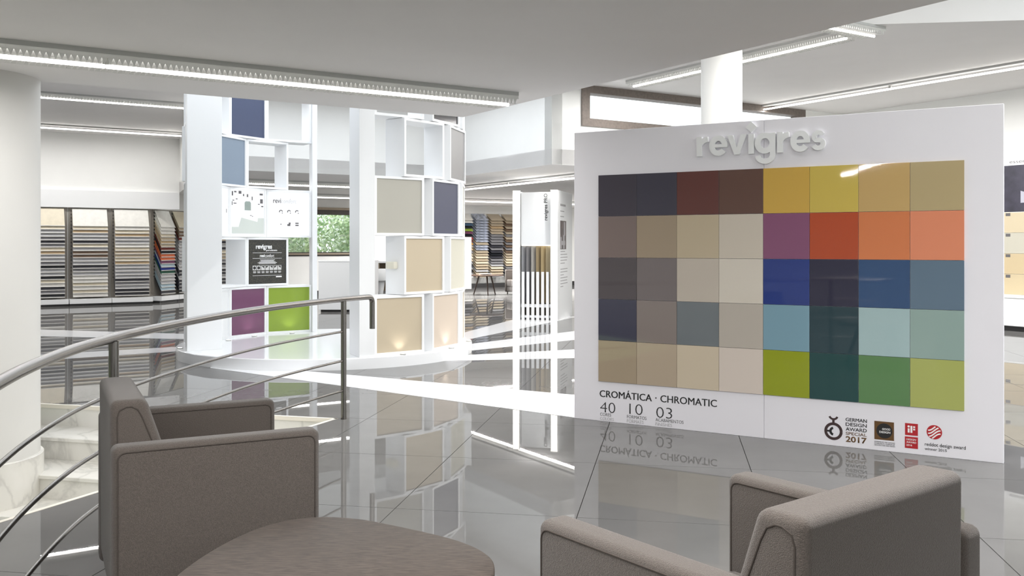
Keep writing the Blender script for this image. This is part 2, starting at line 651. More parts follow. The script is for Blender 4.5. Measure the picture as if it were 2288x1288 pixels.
# ------------------------------------------------------------------ ceilings
def uvpoly(pts): return [uv(*p) for p in pts]
def uvrect(u0, u1, v0, v1): return uvpoly([(u0, v0), (u1, v0), (u1, v1), (u0, v1)])
struct(MB().prism(uvrect(-8, 4.49, -6, 8.07), H_LOW, H_LOW + 0.5).build('ceiling', M_CEIL))
up = MB()
# high ceiling round an unseen skylight, added to light the round tower
up.prism(uvrect(-8, 5.12, 15.5, 23.7), H_UP, H_UP + 0.25)
up.prism(uvrect(5.12, 8.3, 15.5, 16.0), H_UP, H_UP + 0.25)
up.prism(uvrect(-8, 1.1, 8.07, 15.5), H_UP, H_UP + 0.25)
up.prism(uvrect(7.8, 8.3, 8.07, 15.5), H_UP, H_UP + 0.25)
up.prism(uvrect(1.1, 7.8, 8.07, 9.0), H_UP, H_UP + 0.25)
up.prism(uvrect(1.1, 7.8, 15.1, 15.5), H_UP, H_UP + 0.25)
a, b = uv(9.33, 6.96), (9.2, 10.25)
up.prism(uvpoly([(8.3, 7.0)]) + [a, b] + uvpoly([(15.5, 2.0), (15.5, 12.2), (8.3, 12.2)]), H_UP, H_UP + 0.25)
struct(up.build('ceiling_1', M_CEIL))
fc = MB()
fc.prism([uv(4.7, 7.0), a, b, (b[0], b[1] + 0.2), (a[0], a[1] + 0.2), uv(4.7, 7.2)], H_UP + 0.25, 5.2)
struct(fc.build('wall_front', M_WALL))
lo = MB()
lo.prism(uvpoly([(3.9, 15.8), (8.3, 15.8), (8.3, 26.4), (5.12, 26.4), (5.12, 23.5)]), H_LOW, H_LOW + 0.25)
lo.prism(uvrect(8.3, 20.2, 12.03, 26.4), H_LOW, H_LOW + 0.25)
struct(lo.build('ceiling_2', M_CEIL))

# ------------------------------------------------------------------ walls (in the building's axes)
def wall(mb, p, q, z0, z1, th):
    """upright slab from p to q (u, v), th thick to the far side (negative: near side)"""
    P, Q = uv(*p), uv(*q)
    d = (Q[0] - P[0], Q[1] - P[1]); l = math.hypot(*d); n = (-d[1] / l * th, d[0] / l * th)
    mb.prism([P, Q, (Q[0] + n[0], Q[1] + n[1]), (P[0] + n[0], P[1] + n[1])], z0, z1)
wb = MB()
wall(wb, (-8, 23.5), (4.41, 23.5), 0, H_UP, 0.2)
wall(wb, (4.41, 23.5), (5.12, 23.5), 2.3, H_UP, 0.2)
wall(wb, (4.41, 23.5), (5.71, 24.8), 0, H_LOW, 0.2)
wall(wb, (5.71, 24.8), (6.9, 24.8), 0, H_LOW, 0.25)
wall(wb, (6.9, 24.8), (10.4, 24.8), 0, 1.10, 0.25)
wall(wb, (6.9, 24.8), (10.4, 24.8), 2.43, H_LOW, 0.25)
wall(wb, (10.4, 24.8), (12.0, 24.8), 0, H_LOW, 0.25)
wall(wb, (12.0, 24.8), (12.0, 26.2), 0, H_LOW, 0.2)
wall(wb, (12.0, 26.2), (20, 26.2), 0, H_LOW, 0.2)
struct(wb.build('wall_back', M_WALL))
bk = MB()   # bulkheads between the high hall and the low rooms
wall(bk, (3.9, 15.8), (8.3, 15.8), H_LOW + 0.001, H_UP, 0.2)
wall(bk, (3.9, 15.8), (5.12, 23.5), H_LOW + 0.001, H_UP, -0.2)
wall(bk, (8.3, 15.8), (8.3, 12.03), H_LOW + 0.001, H_UP, 0.2)
wall(bk, (8.3, 12.03), (15.3, 12.03), H_LOW + 0.001, 3.33, 0.2)
wall(bk, (8.3, 12.03), (8.875, 12.03), 3.33, H_UP, 0.2)
wall(bk, (14.2, 12.03), (15.3, 12.03), 3.33, H_UP, 0.2)
struct(bk.build('wall_upper', M_WALL))
wr = MB()
wall(wr, (15.3, 12.23), (15.3, -6), 0, 5.2, 0.2)
wall(wr, (20, 26.2), (20, 12.03), 0, H_LOW, 0.2)
wall(wr, (15.3, 12.03), (20, 12.03), 0, H_LOW, 0.2)
struct(wr.build('wall_right', M_WALL))
wl = MB()
wall(wl, (-8, -6), (-8, 23.7), 0, H_UP, 0.2)
struct(wl.build('wall_left', M_WALL))
# unseen wall behind the viewer; big windows added to let in daylight
wf = MB()
wall(wf, (-8, -6), (4.1, -6), 0, 0.9, -0.2)
wall(wf, (-8, -6), (4.1, -6), 2.3, 5.2, -0.2)
for uu in (-8, -4.2, -0.4, 3.4):
    wall(wf, (uu, -6), (uu + 0.7, -6), 0.9, 2.3, -0.2)
wall(wf, (4.1, -6), (15.3, -6), 0, 0.3, -0.2)
wall(wf, (4.1, -6), (15.3, -6), 4.9, 5.2, -0.2)
for uu in (4.1, 7.7, 11.3, 14.9):
    wall(wf, (uu, -6), (uu + 0.4, -6), 0.3, 4.9, -0.2)
struct(wf.build('wall_near', M_WALL))
# hall ceiling in front of the panel: closed, but for an unseen added skylight
hc = MB()
hc.prism(uvrect(4.49, 15.5, -6, 0.5), 5.2, 5.4)  # skylight left open to throw more light on the colour panel
hc.prism(uvrect(4.49, 6.2, 0.5, 4.6), 5.2, 5.4)
hc.prism(uvrect(4.49, 15.5, 4.6, 8.0), 5.2, 5.4)
hc.prism(uvrect(13.0, 15.5, 0.5, 4.6), 5.2, 5.4)
struct(hc.build('ceiling_3', M_CEIL))
par = MB()
wall(par, (4.49, 8.07), (4.49, -6), H_LOW + 0.5, 5.2, -0.2)
wall(par, (-8, 8.07), (4.49, 8.07), H_LOW + 0.5, H_UP, -0.2)
struct(par.build('wall_gallery', M_WALL))
# dark skirting
bb = MB()
wall(bb, (6.66, 24.78), (11.98, 24.78), 0.0, 0.12, 0.02)
wall(bb, (12.02, 26.18), (19.9, 26.18), 0.0, 0.14, 0.02)
struct(bb.build('baseboard_back', M_DARK))

# ------------------------------------------------------------------ windows
def window(name, u0, u1, v, z0, z1, fw, depth, mullions, parts_label, fm, inner, sill_h=0.0):
    o = struct(thing(name, None, None, uv(u0, v) + (0,), GA))
    Lw = u1 - u0
    MB().box(0, Lw, -0.03, depth, z1 - fw[0], z1).build('window_head', fm, o)
    MB().box(0, Lw, -0.03, depth, z0, z0 + fw[1]).build('window_sill', fm, o)
    MB().box(0, fw[2], -0.03, depth, z0 + fw[1], z1 - fw[0]).build('window_jamb', fm, o)
    MB().box(Lw - fw[2], Lw, -0.03, depth, z0 + fw[1], z1 - fw[0]).build('window_jamb', fm, o)
    x0, x1 = fw[2], Lw - fw[2]
    xs = [x0] + [x0 + (x1 - x0) * m for m in mullions] + [x1]
    for k in range(len(xs) - 1):
        if k:
            MB().box(xs[k] - 0.02, xs[k] + 0.02, depth * 0.4, depth * 0.7, z0 + fw[1], z1 - fw[0]).build('mullion', inner, o)
        MB().box(xs[k] + 0.02, xs[k + 1] - 0.02, depth * 0.5, depth * 0.5 + 0.008, z0 + fw[1] + 0.005, z1 - fw[0] - 0.005).build('pane', M_GLASS, o)
    return o
window('window_1', 8.875, 14.2, 12.03, 3.33, 3.998, (0.125, 0.13, 0.16), 0.2, (0.62,), '', M_STONE, M_METALW)
w2 = window('window_2', 6.9, 10.4, 24.8, 1.10, 2.43, (0.17, 0.10, 0.10), 0.25, (0.34, 0.62), '', M_DARKSTONE, M_METALW)
MB().box(-0.05, 3.55, -0.10, -0.03, 1.13, 1.17).build('window_ledge', M_BEIGE, w2)
MB().box(-0.05, 3.55, -0.06, -0.03, 2.39, 2.46).build('blind_box', M_BEIGE, w2)
for k, uu in enumerate((-7.3, -3.5, 0.3)):  # unseen windows, added for daylight from behind
    window('window_%d' % (k + 3), uu, uu + 3.1, -6.2, 0.9, 2.3, (0.08, 0.08, 0.08), 0.2, (0.5,), '', M_DARKSTONE, M_DARKSTONE)
for k, uu in enumerate((4.5, 8.1, 11.7)):  # unseen tall glazing, enlarged to brighten the colour panel
    window('window_%d' % (k + 6), uu, uu + 3.2, -6.2, 0.3, 4.9, (0.08, 0.08, 0.08), 0.2, (0.5,), '', M_DARKSTONE, M_DARKSTONE)

# ground outside
g = MB()
g.prism([(-70, -60), (70, -60), (70, 90), (-70, 90)], -2.6, -2.5)
struct(g.build('ground', mat('ground_grass', (120, 140, 90), 0.9, noise=0.2, nscale=2)))

# ================================================================== CEILING LAMPS
def lamp(label, p, q, z, teeth=True, wpm=None, group='linear ceiling lamps'):
    P, Q = uv(*p), uv(*q)
    L = math.hypot(Q[0] - P[0], Q[1] - P[1])
    o = thing('ceiling_lamp', label, 'lamp', (P[0], P[1], z), math.atan2(Q[1] - P[1], Q[0] - P[0]), group)
    hw = 0.16 if teeth else 0.06
    MB().box(0, L, -hw, hw, -0.03, 0.0).build('housing', M_METALW, o)
    n = max(1, round(L / 3.2))
    for k in range(n):
        MB().tube([(L * k / n + 0.004, 0, -0.085), (L * (k + 1) / n - 0.004, 0, -0.085)], 0.015, 10).build('tube', M_TUBE, o, smooth=True)
        MB().box(max(L * k / n - 0.02, 0), L * k / n + 0.02, -0.012, 0.012, -0.075, -0.03).build('tube_holder', M_METALW, o)
    if teeth:
        lv = MB()
        pt = 0.036 if L < 7 else 0.05
        for sgn in (-1, 1):
            ya_, yb_ = min(sgn * 0.15, sgn * 0.156), max(sgn * 0.15, sgn * 0.156)
            lv.box(0, L, ya_, yb_, -0.058, -0.03)
            for k in range(int(L / pt)):
                x = k * pt
                tri = [(x, sgn * 0.15, -0.098), (x + pt * 0.86, sgn * 0.15, -0.098), (x + pt * 0.43, sgn * 0.03, -0.076)]
                lv.add([(xx, yy, zz) for yy in (ya_, yb_) for xx, zz in ((x, -0.058), (x + pt * 0.9, -0.058), (x + pt * 0.45, -0.1))],
                       [(0, 1, 2), (3, 5, 4), (0, 3, 4, 1), (1, 4, 5, 2), (2, 5, 3, 0)])
                vs = [(a_, b_, c_ + d_) for d_ in (0, 0.003) for a_, b_, c_ in tri]
                lv.add(vs, [(0, 1, 2), (3, 5, 4), (0, 3, 4, 1), (1, 4, 5, 2), (2, 5, 3, 0)])
        l = lv.build('louvre', M_LOUVRE, o)
        l['kind'] = 'stuff'
    ld = bpy.data.lights.new('lamp_light', 'AREA')
    ld.shape = 'RECTANGLE'
    ld.size = L - 0.05
    ld.size_y = 0.016
    ld.energy = (LAMP_W if wpm is None else wpm) * L
    ld.color = (1.0, 0.985, 0.965)
    lo_ = bpy.data.objects.new('lamp_light', ld)
    COL.objects.link(lo_)
    lo_.parent = o
    lo_.location = (L / 2, 0, -0.11)
    return o
lamp('long lamp with sawtooth louvre on the low grey ceiling', (-2.2, 6.66), (4.15, 6.66), H_LOW, wpm=11)
lamp('added unseen louvred lamp on the low ceiling behind the viewer, nearer one', (-3.5, 1.6), (3.6, 1.6), H_LOW, wpm=29)  # unseen lamp, added to light the chairs and panel front
lamp('added unseen louvred lamp on the low ceiling behind the viewer, farther one', (-3.5, -3.0), (3.6, -3.0), H_LOW, wpm=26)  # second unseen lamp, added for more foreground light
lamp('louvred lamp on the high ceiling beside the round column, nearer one', (-3.0, 17.55), (4.0, 17.55), H_UP, wpm=19)
lamp('bare tube lamp along the high wall above the sample racks', (-3.0, 22.05), (4.85, 22.05), H_UP, False, wpm=12)
lamp('louvred lamp under the low ceiling beyond the tower, nearer one', (4.6, 17.9), (8.1, 17.9), H_LOW, wpm=12)
lamp('louvred lamp under the low ceiling by the garden window', (5.6, 22.1), (9.8, 22.1), H_LOW, wpm=7)
lamp('bare tube lamp on the low ceiling above the white product stand', (9.7, 13.0), (9.7, 18.2), H_LOW, False, wpm=13)
lamp('bare tube lamp in front of the far sample racks', (11.2, 22.0), (17.5, 22.0), H_LOW, False, wpm=125)
lamp('louvred lamp on the high ceiling passing behind the white column', (9.4, 7.32), (9.4, 11.35), H_UP, wpm=30)
lamp('short louvred lamp end meeting the corner of the high ceiling', (5.0, 7.08), (9.6, 7.08), H_UP)
lamp('added unseen louvred lamp on the highest ceiling before the colour panel', (7.0, -5.0), (7.0, 3.5), 5.2, True, wpm=44)  # unseen lamp, added to brighten the colour panel
lamp('long bare tube lamp across the high ceiling above the colour panel', (13.05, 4.0), (13.05, 12.0), H_UP, False, wpm=30)

# ================================================================== COLOUR PANEL
PA = math.atan2(-0.507, 0.862)
cp = thing('colour_panel', 'large white display panel with forty coloured tiles and raised lettering', 'display panel', (0.503, 7.452, 0), PA)
PW, PH, PT = 3.066, 2.307, 0.06
MB().box(0, 1.5315, 0, PT, 0, PH).build('board', M_PANEL, cp, bevel=0.002, seg=1)
MB().box(1.5335, PW, 0, PT, 0, PH).build('board', M_PANEL, cp, bevel=0.002, seg=1)
TC = [  # dark tones raised to carry the brightening of reflections
    [(75, 71, 80), (74, 72, 83), (105, 68, 64), (105, 80, 72), (208, 170, 84), (208, 184, 92), (200, 168, 112), (186, 168, 128)],
    [(128, 114, 110), (162, 146, 126), (192, 177, 152), (206, 196, 182), (138, 88, 118), (182, 82, 52), (214, 128, 84), (226, 142, 108)],
    [(91, 85, 88), (122, 114, 114), (194, 184, 172), (214, 206, 194), (51, 67, 131), (54, 53, 71), (58, 84, 122), (100, 120, 138)],
    [(75, 75, 90), (140, 130, 126), (118, 124, 128), (188, 180, 170), (128, 162, 178), (52, 71, 78), (168, 192, 194), (150, 172, 166)],
    [(168, 152, 130), (182, 166, 146), (206, 192, 170), (216, 204, 194), (150, 160, 48), (46, 78, 78), (98, 136, 90), (172, 178, 104)],
]
tp = 0.3277
tile_me = MB().box(0.0012, tp - 0.0012, -0.011, 0, 0.0012, tp - 0.0012).mesh('colour_tile', bevel=0.0008, seg=1)
for r_ in range(5):
    for c_ in range(8):
        m_ = mat('panel_tile_%d_%d' % (r_, c_), TC[r_][c_], 0.035, spec=0.5)
        me = tile_me.copy()
        me.materials.append(m_)
        o = put('colour_tile', me, None, cp, (0.2187 + c_ * tp, -0.0005, 0.3167 + (4 - r_) * tp))
        o.rotation_euler = (R(random.uniform(-0.12, 0.12)), 0, R(random.uniform(-0.12, 0.12)))
# raised logo, letter by letter
XH, BZ, SW = 0.145, 2.063, 0.04
def letter(ch, x0, x1):
    mb = MB(); w = x1 - x0
    y0, y1 = -0.03, -0.0005
    if ch == 'r':
        mb.box(x0, x0 + SW, y0, y1, BZ, BZ + XH)
        stroke(mb, arc(x1 + 0.006, BZ + XH - 0.078, w - SW / 2 + 0.006, 178, 97, 14, 0.058), SW * 0.98, y0 + 0.0004, y1)
    elif ch == 'e':
        cx, cz, rr = (x0 + x1) / 2, BZ + XH / 2, (w - SW) / 2
        stroke(mb, arc(cx, cz, rr, -6, 322, 44, (XH + 0.006 - SW) / 2), SW, y0, y1)
        mb.box(x0 + SW * 0.6, x1 - 0.001, y0 + 0.0004, y1, cz - 0.013, cz + 0.011)
    elif ch == 'v':
        mb.slab([(x0, BZ + XH), (x0 + 0.043, BZ + XH), (x0 + w * 0.5, BZ + 0.05), (x1 - 0.043, BZ + XH), (x1, BZ + XH), (x0 + w * 0.62, BZ), (x0 + w * 0.38, BZ)], y0, y1)
    elif ch == 'i':
        mb.box(x0, x1, y0, y1, BZ, BZ + XH)
    elif ch == 'g':
        cx, rr = x0 + (w - 0.004) / 2, (w - SW) / 2
        stroke(mb, arc(cx, BZ + XH / 2, rr, 0, 360, 44, (XH + 0.006 - SW) / 2), SW, y0, y1)
        mb.box(x1 - SW, x1, y0 + 0.0004, y1, BZ - 0.015, BZ + XH)
        stroke(mb, arc(x0 + w / 2, BZ - 0.012, rr, 0, -172, 26, 0.046), SW * 0.95, y0 + 0.0002, y1)
    elif ch == 's':
        cx = (x0 + x1) / 2; rr = (w - SW * 0.95) / 2; k = (XH - SW * 0.6) / 4
        top_ = arc(cx, BZ + XH - 0.018 - k, rr * 0.86, 28, 250, 18, k)
        bot_ = arc(cx, BZ + 0.018 + k, rr, 70, -158, 18, k)
        stroke(mb, top_[:-2] + bot_[2:], SW * 0.82, y0, y1)
    return mb.build('letter', M_WHITE, cp)
for ch, a_, b_ in (('r', 1.036, 1.127), ('e', 1.134, 1.271), ('v', 1.268, 1.414), ('i', 1.427, 1.468), ('g', 1.475, 1.622), ('r', 1.634, 1.721), ('e', 1.728, 1.864), ('s', 1.869, 1.971)):
    lt = letter(ch, a_, b_)
    if ch == 'i':
        MB().slab([(1.4475, 2.218), (1.488, 2.258), (1.4475, 2.298), (1.407, 2.258)], -0.03, -0.0005).build('letter_dot', M_WHITE, lt)
# printed captions
text('caption', 'CROMÁTICA', cp, 0.227, 0.192, 0.441, 0.068, M_BLACK, smear=0.016)
text('caption', '·', cp, 0.696, 0.216, 0.011, 0.012, M_BLACK)
text('caption', 'CHROMATIC', cp, 0.739, 0.194, 0.444, 0.054, M_BLACK, smear=0.010)
for body, x, z, w, h, mm in (('40', 0.230, 0.072, 0.131, 0.082, M_BLACK), ('CORES', 0.230, 0.043, 0.095, 0.024, M_GREYINK), ('COLORS', 0.230, 0.010, 0.118, 0.024, M_LIGHTINK),
                            ('10', 0.482, 0.079, 0.110, 0.082, M_BLACK), ('FORMATOS', 0.461, 0.045, 0.163, 0.025, M_GREYINK), ('FORMATS', 0.461, 0.012, 0.138, 0.025, M_LIGHTINK),
                            ('03', 0.705, 0.073, 0.128, 0.082, M_BLACK), ('ACABAMENTOS', 0.699, 0.044, 0.225, 0.024, M_GREYINK), ('FINISHES', 0.699, 0.012, 0.133, 0.024, M_LIGHTINK)):
    text('caption', body, cp, x, z, w, h, mm, bold=-0.017 if h > 0.05 else -0.006)
# award marks
aw = MB(); cx, cz, rr = 2.017, 0.101, 0.052
stroke(aw, arc(cx, cz, rr, 0, 360, 40), 0.019, -0.0014, 0)
stroke(aw, [(cx, cz + rr), (cx, cz + 0.080)], 0.016, -0.0012, 0)
stroke(aw, arc(cx, cz + 0.112, 0.028, 200, 340, 14), 0.014, -0.0013, 0)
aw.build('award_emblem', M_MAROON, cp)
aw = MB()
stroke(aw, arc(cx + 0.004, cz, 0.024, 105, 255, 18), 0.016, -0.0014, 0)
aw.box(cx - 0.048, cx - 0.022, -0.0012, 0, cz - 0.006, cz + 0.006)
aw.build('award_emblem', M_BLACK, cp)
for body, z, h, mm, bo in (('GERMAN', 0.180, 0.024, M_BLACK, 0.012), ('DESIGN', 0.147, 0.024, M_BLACK, 0.012), ('AWARD', 0.114, 0.024, M_BLACK, 0.012), ('SPECIAL', 0.085, 0.021, M_BRONZE, 0.008), ('2017', 0.036, 0.041, M_BRONZE, 0.022)):
    text('award_caption', body, cp, 2.099, z, 0.138, h, mm, bold=0 if 'M' in body else bo, smear=0.018 if 'M' in body else 0)
MB().box(2.286, 2.411, -0.001, 0, 0.075, 0.200).build('award_plate', M_BRONZE, cp)
MB().slab(disc(2.350, 0.137, 0.051, 36), -0.0018, 0).build('award_disc', M_BLACK, cp)
text('award_caption', 'GOOD', cp, 2.336, 0.142, 0.052, 0.014, M_WHITEINK, y=-0.0018, bold=0.02)
text('award_caption', 'DESIGN', cp, 2.318, 0.121, 0.070, 0.014, M_WHITEINK, y=-0.0018, bold=0.02)
for k, b_ in enumerate(('AWARDED BY THE CHICAGO', 'ATHENAEUM: MUSEUM OF', 'ARCHITECTURE AND DESIGN')):
    text('award_caption', b_, cp, 2.285, 0.056 - k * 0.0115, 0.132, 0.0075, M_BLACK)
MB().box(2.480, 2.560, -0.001, 0, 0.124, 0.204).build('award_plate', M_RED, cp)
MB().box(2.479, 2.560, -0.001, 0, 0.037, 0.1145).build('award_plate', M_RED, cp)
im = MB()
im.box(2.497, 2.509, -0.0022, -0.001, 0.142, 0.170); im.slab(disc(2.503, 0.183, 0.0075, 16), -0.0022, -0.001)
im.box(2.514, 2.526, -0.0022, -0.001, 0.142, 0.188); im.box(2.531, 2.543, -0.0022, -0.001, 0.160, 0.171); im.box(2.531, 2.543, -0.0022, -0.001, 0.176, 0.187)
im.build('award_letters', M_WHITEINK, cp)
for k, b_ in enumerate(('DESIGN', 'AWARD', '2016')):
    text('award_caption', b_, cp, 2.488, 0.090 - k * 0.019, (0.060, 0.062, 0.036)[k], 0.012, M_WHITEINK, y=-0.001, bold=0.01)
MB().slab(disc(2.660, 0.160, 0.047, 36), -0.0010, 0).build('award_ball', M_RED, cp)
st = MB()
for k in range(4):
    off = -0.030 + k * 0.0205
    pth = []
    for q in range(15):
        t = -1 + 2 * q / 14
        x = t * 0.044
        zz = off + 0.010 * math.sin(t * 2.6) + 0.016 * t
        if x * x + zz * zz < 0.044 ** 2:
            pth.append((2.660 + x, 0.160 + zz))
    if len(pth) > 2:
        stroke(st, pth, 0.0085, -0.0018, -0.001)
st.build('award_stripes', M_WHITEINK, cp)
text('award_caption', 'reddot design award', cp, 2.602, 0.058, 0.245, 0.030, M_BLACK, bold=0.006)
text('award_caption', 'winner 2015', cp, 2.602, 0.037, 0.133, 0.018, M_BLACK, bold=0.004)
# backing stand with a lit edge behind the panel
ls = thing('lit_stand', 'low white stand with a glowing edge behind the colour panel', 'display stand', (3.215, 6.19, 0), PA)
MB().box(0, 0.055, 0, 0.55, 0.03, 1.02).build('body', M_WHITE, ls, bevel=0.003, seg=1)
MB().box(0.004, 0.051, -0.006, 0.0, 0.05, 1.01).build('light_edge', glow('edge_light', (255, 250, 236), 1.4), ls)
MB().slab(disc(0.034, 0.075, 0.006, 12), -0.008, -0.004).build('screw', M_DARK, ls)
MB().box(0.005, 0.05, 0.02, 0.5, 0, 0.03).build('foot', M_DARK, ls)

# ================================================================== ROUND TOWER
TCX, TCY = -2.414, 12.117
pf = thing('round_platform', 'low round glossy white platform under the tower of boxes', 'platform', (TCX, TCY, 0))
MB().lathe([(1.885, 0.0), (1.885, 0.122), (1.877, 0.13)], 128).build('plinth', M_PLAT, pf, smooth=True)
tw = thing('display_tower', 'tall white curved tower of open boxes holding coloured panels', 'display tower', (TCX, TCY, 0.13))
RI, RO = 1.46, 1.78
DEP, RM = RO - RI, (RO + RI) / 2
BW, ROW = 0.672, 0.69
frame_me = MB().frame(BW, ROW - 0.004, DEP, 0.03).mesh('box_frame', bevel=0.0015, seg=1)
frame_me.materials.append(M_WHITE)
pan_me = MB().box(-BW / 2 + 0.03, BW / 2 - 0.03, -0.006, 0.006, 0.03, ROW - 0.034).mesh('panel')
PCOL = {
    'green': (140, 164, 66), 'plum': (112, 70, 100), 'navy': (58, 69, 100), 'greyblue': (132, 146, 162), 'sand': (194, 180, 156),
    'blush': (206, 191, 175), 'stone': (178, 175, 165), 'ink': (78, 80, 98), 'cream': (216, 212, 196), 'steel': (168, 166, 166), 'black': (40, 38, 42), 'white': (238, 239, 240)}
PNAME = {'green': 'lime green glass panel', 'plum': 'plum purple glass panel', 'navy': 'deep navy blue panel', 'greyblue': 'matt grey blue panel', 'sand': 'sand beige panel',
         'blush': 'pale blush beige panel', 'stone': 'light stone grey panel', 'ink': 'dark slate blue panel', 'cream': 'pale cream glass panel', 'steel': 'brushed grey metal panel',
         'black': 'glossy black panel', 'white': 'plain white panel', 'lit': 'glowing white backlit panel', 'cork': 'dark speckled board with white print'}
def tower_box(ang, row, kind=None, inner=False, push=0.0):
    n = (math.cos(R(ang)), math.sin(R(ang)))
    f = put('box_frame', frame_me, None, tw, (n[0] * (RM + push), n[1] * (RM + push), row * ROW), (0, 0, R(ang - 90)))
    pn = None
    if kind:
        me = pan_me.copy()
        if kind == 'lit': m_ = M_BACKLIT
        elif kind == 'cork': m_ = M_CORK
        else: m_ = mat('tower_' + kind, PCOL[kind], 0.10 if kind in ('green', 'plum', 'black', 'cream') else 0.4, metal=0.7 if kind == 'steel' else 0.0)
        me.materials.append(m_)
        pn = put('panel', me, None, f, (0, (-1 if inner else 1) * (DEP / 2 - 0.022), 0))
        pn['label'] = PNAME[kind]
    return f, pn
A0, B0, PI_ = -51.4, 123.5, 26.0
# arc seen from outside
for row, lst in enumerate([[(0, 'sand'), (1, 'blush'), (2, 'sand')], [(0.5, 'sand'), (1.5, 'cream')], [(0, 'stone'), (1, 'ink'), (2, 'stone')],
                           [(0.5, None), (1.5, 'steel')], [(0, None), (1, 'black'), (2, 'white')]]):
    for k, kind in lst:
        fr, pn_ = tower_box(A0 + PI_ * k - (1.0 if k % 1 else 0), row, kind)
        if row == 1 and k == 0.5:
            dv = MB().box(BW / 2, BW / 2 + 0.06, -0.10, 0.05, 0.30, 0.385)
            d_ = dv.build('speaker_box', mat('ivory_plastic', (226, 222, 206), 0.4), tw, bevel=0.012, seg=3, smooth=True)
            d_.location = fr.location; d_.rotation_euler = fr.rotation_euler
            d_['label'] = 'small ivory plastic box fixed on a box side'
tower_box(A0 + PI_ * 2.42, 1, 'white', push=0.07)
# arc seen from inside
back = {}
for row, lst in enumerate([[(0, 'green'), (1, 'plum'), (2, 'white'), (3, 'white')], [(0.5, 'cork'), (1.5, None), (2.5, None)], [(0, 'lit'), (1, 'lit'), (2, 'lit'), (3, 'white')],
                           [(0.5, None), (1.5, 'greyblue'), (2.5, 'navy')], [(0, None), (1, 'navy'), (2, None), (3, 'white')]]):
    for k, kind in lst:
        back[(row, k)] = tower_box(B0 + PI_ * k, row, kind, True)
# radial end walls
def pillar(ang, r0, r1, th, zt=5 * ROW + 0.02):
    p = MB().box(-th / 2, th / 2, r0, r1, 0, zt).build('pillar', M_WHITE, tw, bevel=0.002, seg=1)
    p.rotation_euler = (0, 0, R(ang - 90))
    return p
pillar(215.0 + 1.2, 1.42, 1.84, 0.07)
pillar(A0 - 13 - 0.9, 1.42, 1.855, 0.18)
pillar(B0 - 13 - 1.4, 1.42, 1.80, 0.07)
pillar(A0 + PI_ * 2.5 + 1.5, 1.46, 1.81, 0.05)

# printing on the inner panels; local frame with x to the viewer's right, front towards -y
def on_inner(row, k):
    return back[(row, k)][0]
YF = -(DEP / 2 - 0.022) - 0.006
# speckled board (frame's -y side faces the inside of the tower)
f_ = on_inner(1, 0.5)
text('print', 'revigres', f_, -0.185, 0.505, 0.26, 0.085, M_WHITEINK, y=YF, bold=0.03)
text('print', 'porcelanato', f_, -0.02, 0.487, 0.18, 0.032, M_WHITEINK, y=YF, bold=0.02)
text('print', 'revi', f_, -0.12, 0.405, 0.075, 0.045, M_WHITEINK, y=YF, bold=0.03)
text('print', 'comfort', f_, -0.04, 0.405, 0.15, 0.047, M_WHITEINK, y=YF)
ln = MB()
for z in (0.467, 0.388, 0.145):
    ln.box(-0.235, 0.235, YF - 0.001, YF, z, z + 0.004)
for k, (w, z) in enumerate(((0.24, 0.365), (0.21, 0.352), (0.26, 0.339), (0.31, 0.326), (0.27, 0.313))):
    ln.box(-w / 2, w / 2, YF - 0.001, YF, z, z + 0.006)
for k in range(7):
    x = -0.235 + k * 0.0675
    for z, w in ((0.205, 0.045), (0.195, 0.05), (0.185, 0.04)):
        ln.box(x + 0.03 - w / 2, x + 0.03 + w / 2, YF - 0.001, YF, z, z + 0.004)
ln.box(0.14, 0.235, YF - 0.001, YF, 0.118, 0.134)
ln.build('print', M_WHITEINK, f_)
ic = MB()
for k in range(7):
    x = -0.235 + k * 0.0675
    ic.box(x, x + 0.058, YF - 0.001, YF, 0.225, 0.29)
ic.build('print', mat('icon_grey', (206, 206, 204), 0.5), f_)
ic = MB()
for k in range(7):
    x = -0.235 + k * 0.0675
    if k < 2:
        ic.slab(disc(x + 0.029, 0.257, 0.022, 14), YF - 0.002, YF)
    else:
        ic.slab([(x + 0.006, 0.284), (x + 0.05, 0.284), (x + (0.012 if k % 2 else 0.044), 0.25)], YF - 0.002, YF)
ic.build('print', M_DARK, f_)
# lit panel with lettering
f_ = on_inner(2, 0)
text('print', 'revi', f_, -0.235, 0.495, 0.115, 0.065, M_GREYINK, y=YF, bold=0.01)
text('print', 'comfort', f_, -0.115, 0.495, 0.225, 0.062, mat('ink_faint', (214, 216, 220), 0.5), y=YF)
for cx_, cz_ in ((-0.12, 0.37), (0.0, 0.37), (0.12, 0.37), (-0.12, 0.19), (0.0, 0.19), (0.12, 0.19)):
    ic = MB()
    if (cx_, cz_) == (0.12, 0.19):
        ic.box(cx_ - 0.025, cx_ + 0.025, YF - 0.001, YF, cz_ + 0.008, cz_ + 0.025)
        ic.box(cx_ - 0.025, cx_ + 0.025, YF - 0.001, YF, cz_ - 0.022, cz_ - 0.005)
    elif (cx_, cz_) == (-0.12, 0.19):
        ic.slab(disc(cx_, cz_, 0.008, 10), YF - 0.001, YF)
    elif cz_ > 0.3:
        stroke(ic, arc(cx_, cz_, 0.022, 20 + 100 * cx_, 200, 10), 0.012, YF - 0.001, YF)
        ic.slab(disc(cx_ + 0.02, cz_ - 0.018, 0.007, 10), YF - 0.001, YF)
    else:
        ic.box(cx_ - 0.024, cx_ + 0.02, YF - 0.001, YF, cz_ - 0.024, cz_ + 0.004); ic.box(cx_ - 0.004, cx_ + 0.024, YF - 0.001, YF, cz_ + 0.004, cz_ + 0.026)
    ic.build('printed_icon', M_GREYINK, f_)
